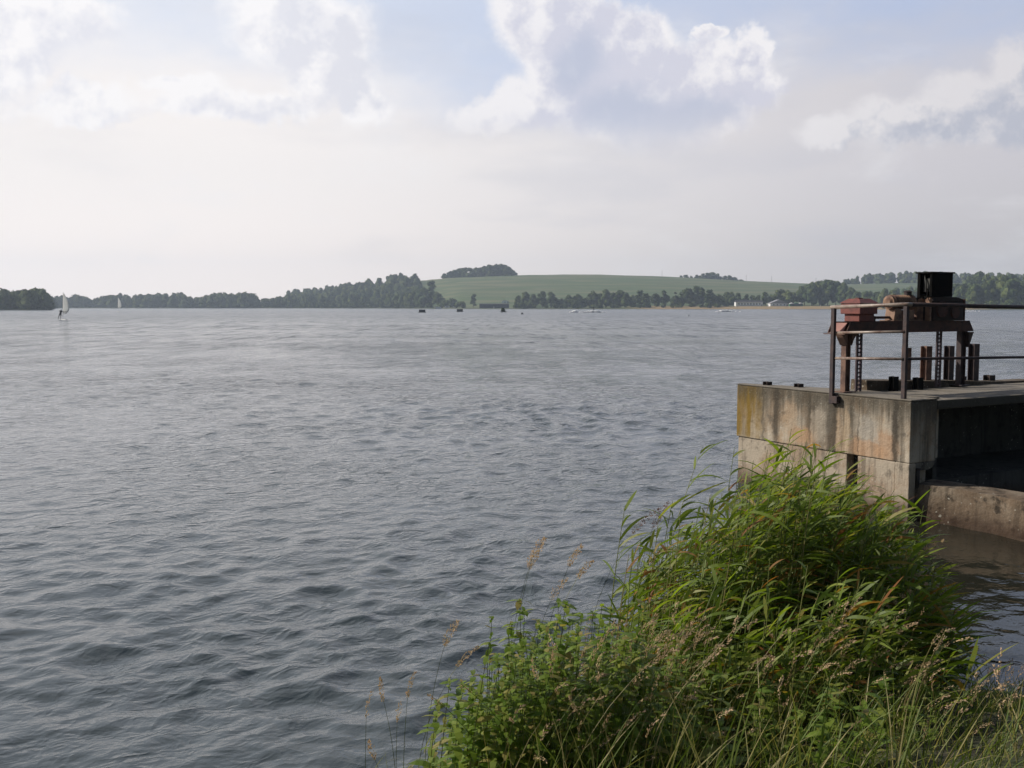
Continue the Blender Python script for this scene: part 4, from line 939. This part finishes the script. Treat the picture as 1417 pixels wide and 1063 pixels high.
def herb(gs, gl, base, h, rng, size=.055):
    cp = curve_pts(base, h, rng.uniform(.02, .18), rng.gauss(0, .8), 6); gs.tube(cp, [.003 - .0015 * i / 6 for i in range(7)], 3, cap=False)
    nn = int(h / .05)
    for k in range(nn + 2):
        t_ = min(.995, .18 + .84 * k / nn); f = t_ * 6; i = min(int(f), 5); p = cp[i].lerp(cp[i + 1], f - i); a0 = (k % 2) * 1.57 + rng.uniform(-.3, .3)
        for q in (0, math.pi):
            a = a0 + q; L = size * (1.15 - .65 * t_) * rng.uniform(.8, 1.4)
            leaf(gl, p, Vector((math.cos(a), math.sin(a), rng.uniform(.0, .9))), L, L * .42, rng.uniform(.3, 1.3), rng, n=3, twist=rng.uniform(-.4, .4))
def at(p, Y): return (p - 708.5) / 1400 * Y
def top_z(y, Y): return EYE - math.tan(math.atan((y - 531.5) / 1400) + PITCH) * Y
OUT = [(835, 860), (850, 800), (862, 755), (900, 735), (950, 715), (985, 690), (1010, 668), (1050, 655), (1100, 650), (1150, 672), (1200, 695), (1250, 728), (1290, 775), (1320, 820), (1345, 880), (1365, 950)]
rng = random.Random(21); gs, gl, gp = G(), G(), G()
cnt = 0
def add_reed(p, Yb, ytop, **k):
    X_ = at(p, Yb)
    if Yb > interp(X_, BANK) + .75: return False
    zb = max(bank_z(X_, Yb), -.15); h = top_z(ytop, Yb) - zb
    if h < .25: return False
    reed(gs, gl, Vector((X_, Yb, zb)), h / .98, rng, **k); return True
while cnt < 560:                                           # the tall body of the clump
    p = rng.uniform(842, 1325) if rng.random() < .8 else rng.triangular(930, 1220, 1080)
    if p > 1230 and rng.random() < .2: continue
    y = interp(p + 12, OUT) + (rng.gauss(-6, 20) if rng.random() < .14 else abs(rng.gauss(8, 62))); cnt += 1
    h_ = rng.uniform(5.9, 7.5); add_reed(p, h_, y, lean=rng.uniform(.04, .20), nl=rng.randint(11, 19), leaf_len=rng.uniform(.65, .95))
for i in range(210):                                       # younger shoots on the slope in front of it
    p = rng.uniform(835, 1370); Yb = rng.uniform(5.0, 6.1)
    y = interp(p, [(835, 860), (900, 800), (1000, 770), (1150, 780), (1250, 830), (1370, 930)]) + rng.uniform(0, 190)
    add_reed(p, Yb, y, lean=rng.uniform(.05, .3), nl=rng.randint(9, 15), leaf_len=rng.uniform(.5, .85))
ob = gl.obj('reed_bed', M_reed); tag(ob, 'dense clump of green reeds with wind blown leaves on the bank', 'reeds', kind='stuff')
so = gs.obj('stems', M_stem, ob); so['kind'] = 'stuff'
# herbs left of the reeds, a few in front of them
HOUT = [(500, 1063), (530, 1035), (560, 1015), (590, 975), (620, 945), (650, 915), (690, 900), (720, 885), (760, 850), (800, 880), (830, 880), (860, 870), (950, 915), (1100, 950), (1250, 970), (1400, 1000)]
gs, gl = G(), G()
for i in range(500):
    p = rng.triangular(545, 960, 700) if i % 3 else rng.uniform(820, 1300); Yb = rng.uniform(4.3, 5.9); X_ = at(p, Yb)
    if Yb > interp(X_, BANK) + .1: continue
    zb = bank_z(X_, Yb); zt = top_z(interp(p, HOUT) + (rng.gauss(-16, 18) if rng.random() < .14 else abs(rng.gauss(12, 75))), Yb); h = zt - zb
    if h < .12: continue
    herb(gs, gl, Vector((X_, Yb, zb)), min(h, 1.1), rng, rng.uniform(.055, .115))
for (p, Yb, y) in [(757, 5.6, 838), (768, 5.65, 850), (748, 5.55, 862), (776, 5.5, 872), (690, 5.4, 878), (680, 5.3, 892), (612, 5.3, 940)]:
    X_ = at(p, Yb); zb = bank_z(X_, Yb); herb(gs, gl, Vector((X_, Yb, zb)), top_z(y, Yb) - zb, rng, .10)
ob = gl.obj('herbs', M_herb); tag(ob, 'leafy green herbs and nettles growing left of the reeds', 'herbs', kind='stuff'); so = gs.obj('stems', M_stem, ob); so['kind'] = 'stuff'
# grass: long loose blades, tangled and uneven
gl = G()
LIM = [(500, 1055), (600, 1000), (700, 930), (850, 900), (1000, 890), (1100, 880), (1250, 880), (1330, 930), (1380, 935), (1417, 915), (1550, 900)]
for i in range(620):
    Yb = rng.uniform(3.6, 6.7); p = rng.uniform(500, 1530); X_ = at(p, Yb)
    if Yb > interp(X_, BANK) + .05: continue
    lim = top_z(interp(p, LIM) + abs(rng.gauss(0, 50)), Yb) - bank_z(X_, Yb)
    if lim < .1: continue
    b0 = Vector((X_, Yb, bank_z(X_, Yb)))
    for k in range(rng.randint(3, 7)):
        a = rng.uniform(0, 6.28) if rng.random() < .45 else rng.gauss(.1, .8); u = rng.uniform(.12, .5)
        leaf(gl, b0 + Vector((rng.gauss(0, .05), rng.gauss(0, .05), 0)), Vector((math.cos(a) * u, math.sin(a) * u, 1)), min(.85, lim * rng.uniform(.35, 1.05)), rng.uniform(.0035, .0075), rng.uniform(.2, 1.8), rng, n=5)
for i in range(420):                                       # pale dry grass at the right corner
    p = rng.uniform(1290, 1520); Yb = rng.uniform(5.0, 6.5); X_ = at(p, Yb); b0 = Vector((X_, Yb, bank_z(X_, Yb)))
    leaf(gl, b0, Vector((rng.gauss(.05, .35), rng.gauss(0, .3), 1)), max(.15, top_z(interp(p, [(1290, 1010), (1340, 960), (1417, 925), (1520, 920)]) + abs(rng.gauss(0, 45)), Yb) - b0.z), rng.uniform(.003, .006), rng.uniform(.1, 1.2), rng, n=5)
for i in range(900):                                       # bank outside the frame and behind the viewer
    X_ = rng.uniform(-6, 9); Yb = rng.uniform(-2, 7.2)
    if Yb > interp(X_, BANK) or abs(X_ - .3 * Yb) < .3 * Yb + .2 or math.hypot(X_, Yb) < 1.2: continue
    grass_tuft(gl, Vector((X_, Yb, bank_z(X_, Yb))), .35, rng, 6)
ob = gl.obj('grass', M_grass); tag(ob, 'tangled green and straw coloured grass covering the bank', 'grass', kind='stuff')
gs, gh = G(), G()
for i in range(520):
    Yb = rng.uniform(4.0, 6.2); p = rng.choice([rng.uniform(720, 960), rng.gauss(840, 60), rng.uniform(860, 1330), rng.uniform(640, 1417), rng.uniform(1320, 1480)]); X_ = at(p, Yb)
    if Yb > interp(X_, BANK) + .05: continue
    ty = interp(p, [(640, 950), (740, 890), (860, 850), (950, 860), (1100, 850), (1250, 850), (1330, 930), (1417, 920), (1500, 920)]) + abs(rng.gauss(0, 110))
    h = top_z(ty, Yb) - bank_z(X_, Yb)
    if h < .15: continue
    thin = rng.random() < .45
    seed_grass(gs, gh, Vector((X_, Yb, bank_z(X_, Yb))), h, rng, lean=rng.uniform(.02, .5), head=rng.uniform(.04, .08) if thin else rng.uniform(.08, .17), w=rng.uniform(.003, .005) if thin else rng.uniform(.006, .011), n=20 if thin else 44, azw=rng.gauss(.1, 1.0), droop=rng.uniform(.1, 1.4))
ob = gh.obj('meadow_grass', M_seed); tag(ob, 'brown and pinkish seed heads of meadow grass in front of the reeds', 'meadow grass', kind='stuff'); so = gs.obj('stems', M_grass, ob); so['kind'] = 'stuff'

# stalks that stand out one by one
def lone_reed(p, ytip, Y, lean, label, seed, plume=False, nl=13):
    r_ = random.Random(seed); tipx = at(p, Y); zt = top_z(ytip, Y); h0 = 1.; zb = -.05
    h = (zt - zb) / (1 - .12 * lean); xb = tipx - lean * h
    e = empty('tall_reed', (xb, Y, zb), 0, label, 'reed', None)
    a, b_, c = G(), G(), G(); reed(a, b_, Vector((0, 0, 0)), h, r_, lean, nl + 7, c if plume else None)
    a.obj('stem', M_stem, e); b_.obj('leaves', M_reed, e)
    if plume: c.obj('plume', M_head, e)
lone_reed(1002, 625, 6.9, .30, 'tallest bare reed stalk leaning against the water left of the concrete', 1)
lone_reed(1082, 618, 7.0, .22, 'tall reed in front of the far end of the concrete wall', 5)
lone_reed(1098, 628, 6.8, .18, 'bushy reed tip just right of the tall one before the wall', 6)
lone_reed(1165, 618, 6.9, .30, 'single reed stalk crossing the middle of the stained wall', 8)
lone_reed(1238, 672, 6.9, .30, 'drooping reed tip in front of the dark corner of the wall', 11)
lone_reed(1215, 690, 6.6, .26, 'reed tip left of the drooping one at the wall corner', 12)
lone_reed(868, 700, 6.8, .10, 'thin upright reed at the left edge of the clump', 15)
lone_reed(1050, 655, 7.1, .2, 'reed rising between the leaning stalk and the wall', 16)
lone_reed(935, 690, 6.9, .12, 'slender reed with upright tip near the left edge of the clump', 17)
lone_reed(1135, 655, 6.7, .22, 'reed below the middle of the stained wall', 19)
lone_reed(1030, 668, 6.7, .2, 'leafy reed over the far foot of the wall', 24)
def lone_grass(p, ytip, Y, lean, label, seed, head=.16, w=.016, n=70, yb=None, group=None, azw=0., mat=None):
    r_ = random.Random(seed); tipx = at(p, Y); zt = top_z(ytip, Y); zb = bank_z(at(p, Y), min(Y, interp(at(p, Y), BANK)))
    xg = tipx - .2; zb = max(-.1, bank_z(xg, Y)); hd = math.sin(math.atan2(1, lean * 2)) * head
    h = (zt - zb - hd * .6) / (1 - .12 * lean); xb = tipx - lean * h - head * .4
    e = empty('seed_grass', (xb, Y, zb), 0, label, 'tall grass', group)
    a, b_ = G(), G(); seed_grass(a, b_, Vector((0, 0, 0)), h, r_, lean, head * 1.1, w * 1.5, int(n * 1.8), azw, .5)
    for k in range(2): leaf(a, Vector((0, 0, h * r_.uniform(.1, .4))), Vector((r_.uniform(.2, .6), r_.uniform(-.4, .4), 1)), .25, .006, 1., r_, n=4)
    a.obj('stem', M_grass, e); b_.obj('seed_head', mat or M_seed, e)
lone_grass(756, 740, 5.6, .14, 'tallest feathery grass stalk standing alone against the water', 1, .17, .022, 110)
lone_grass(750, 752, 5.62, .12, 'thin grass stalk pressed close to the tallest feathery one', 2, .12, .014, 50)
lone_grass(808, 748, 5.7, .18, 'feathery grass with a steep pinkish head right of the tallest one', 3, .13, .015, 80)
lone_grass(822, 768, 5.7, .26, 'grass with a leaning pinkish head between the tallest stalk and the reeds', 4, .12, .014, 80)
lone_grass(785, 795, 5.65, .2, 'faint thin grass head below the pinkish ones', 5, .14, .016, 50)
lone_grass(633, 858, 5.35, .14, 'brown grass head rising above the herbs at left', 6, .15, .016, 80)
lone_grass(655, 890, 5.3, .3, 'grass head drooping right beside the brown one at left', 7, .15, .012, 60)
lone_grass(536, 942, 5.25, -.12, 'green grass spike leaning left at the far left of the bank', 8, .12, .010, 50)
lone_grass(575, 935, 5.3, .05, 'upright green grass spike second from the left', 9, .13, .010, 50)
lone_grass(516, 965, 5.3, .02, 'very thin pale grass stalk at the far left', 10, .14, .008, 26)
lone_grass(556, 975, 5.2, .02, 'short thin grass stalk between the two left spikes', 11, .10, .008, 26)
lone_grass(520, 1032, 5.1, -.2, 'low grass head at the bottom left corner of the bank', 12, .09, .012, 40)
lone_grass(928, 692, 6.7, .16, 'pinkish feathery head above the left edge of the reeds', 13, .2, .018, 90, mat=M_head)
lone_grass(908, 698, 6.75, .3, 'arching pinkish head left of the slender reed', 14, .24, .016, 90, mat=M_head)
lone_grass(1286, 745, 6.0, .42, 'long arching straw coloured grass head before the curved plinth', 15, .40, .014, 150)
lone_grass(1262, 808, 5.9, .42, 'long arching brown grass head in the middle of the reeds', 16, .38, .016, 150)
lone_grass(1270, 858, 5.6, .46, 'curved pale grass head bending over at the right of the reeds', 17, .14, .010, 70)
lone_grass(1285, 920, 5.2, .36, 'thick straw coloured grass head low at the right', 18, .17, .018, 120)
lone_grass(1372, 905, 5.9, .05, 'thin upright grass at the right edge in front of dark water', 19, .12, .008, 40)
lone_grass(1400, 915, 5.8, -.18, 'thin grass leaning left at the right edge', 20, .14, .009, 40)

# ------------------------------------------------------------------ haze between the viewer and the hill
HAZE = True
if HAZE:
    g = G(); g.box(-3100, 3100, -60, 2650, -3.5, 120)
    m_ = bpy.data.materials.new('haze'); m_.use_nodes = True; t = NT(m_.node_tree); t.n.clear()
    vp = t.new('ShaderNodeVolumePrincipled'); vp.inputs['Color'].default_value = (.70, .82, 1, 1); vp.inputs['Density'].default_value = .00024; vp.inputs['Anisotropy'].default_value = .3
    out = t.new('ShaderNodeOutputMaterial'); t.l.new(vp.outputs[0], out.inputs['Volume'])
    o = g.obj('haze', m_); tag(o, 'thin bluish summer haze over the lake', 'haze', kind='stuff')
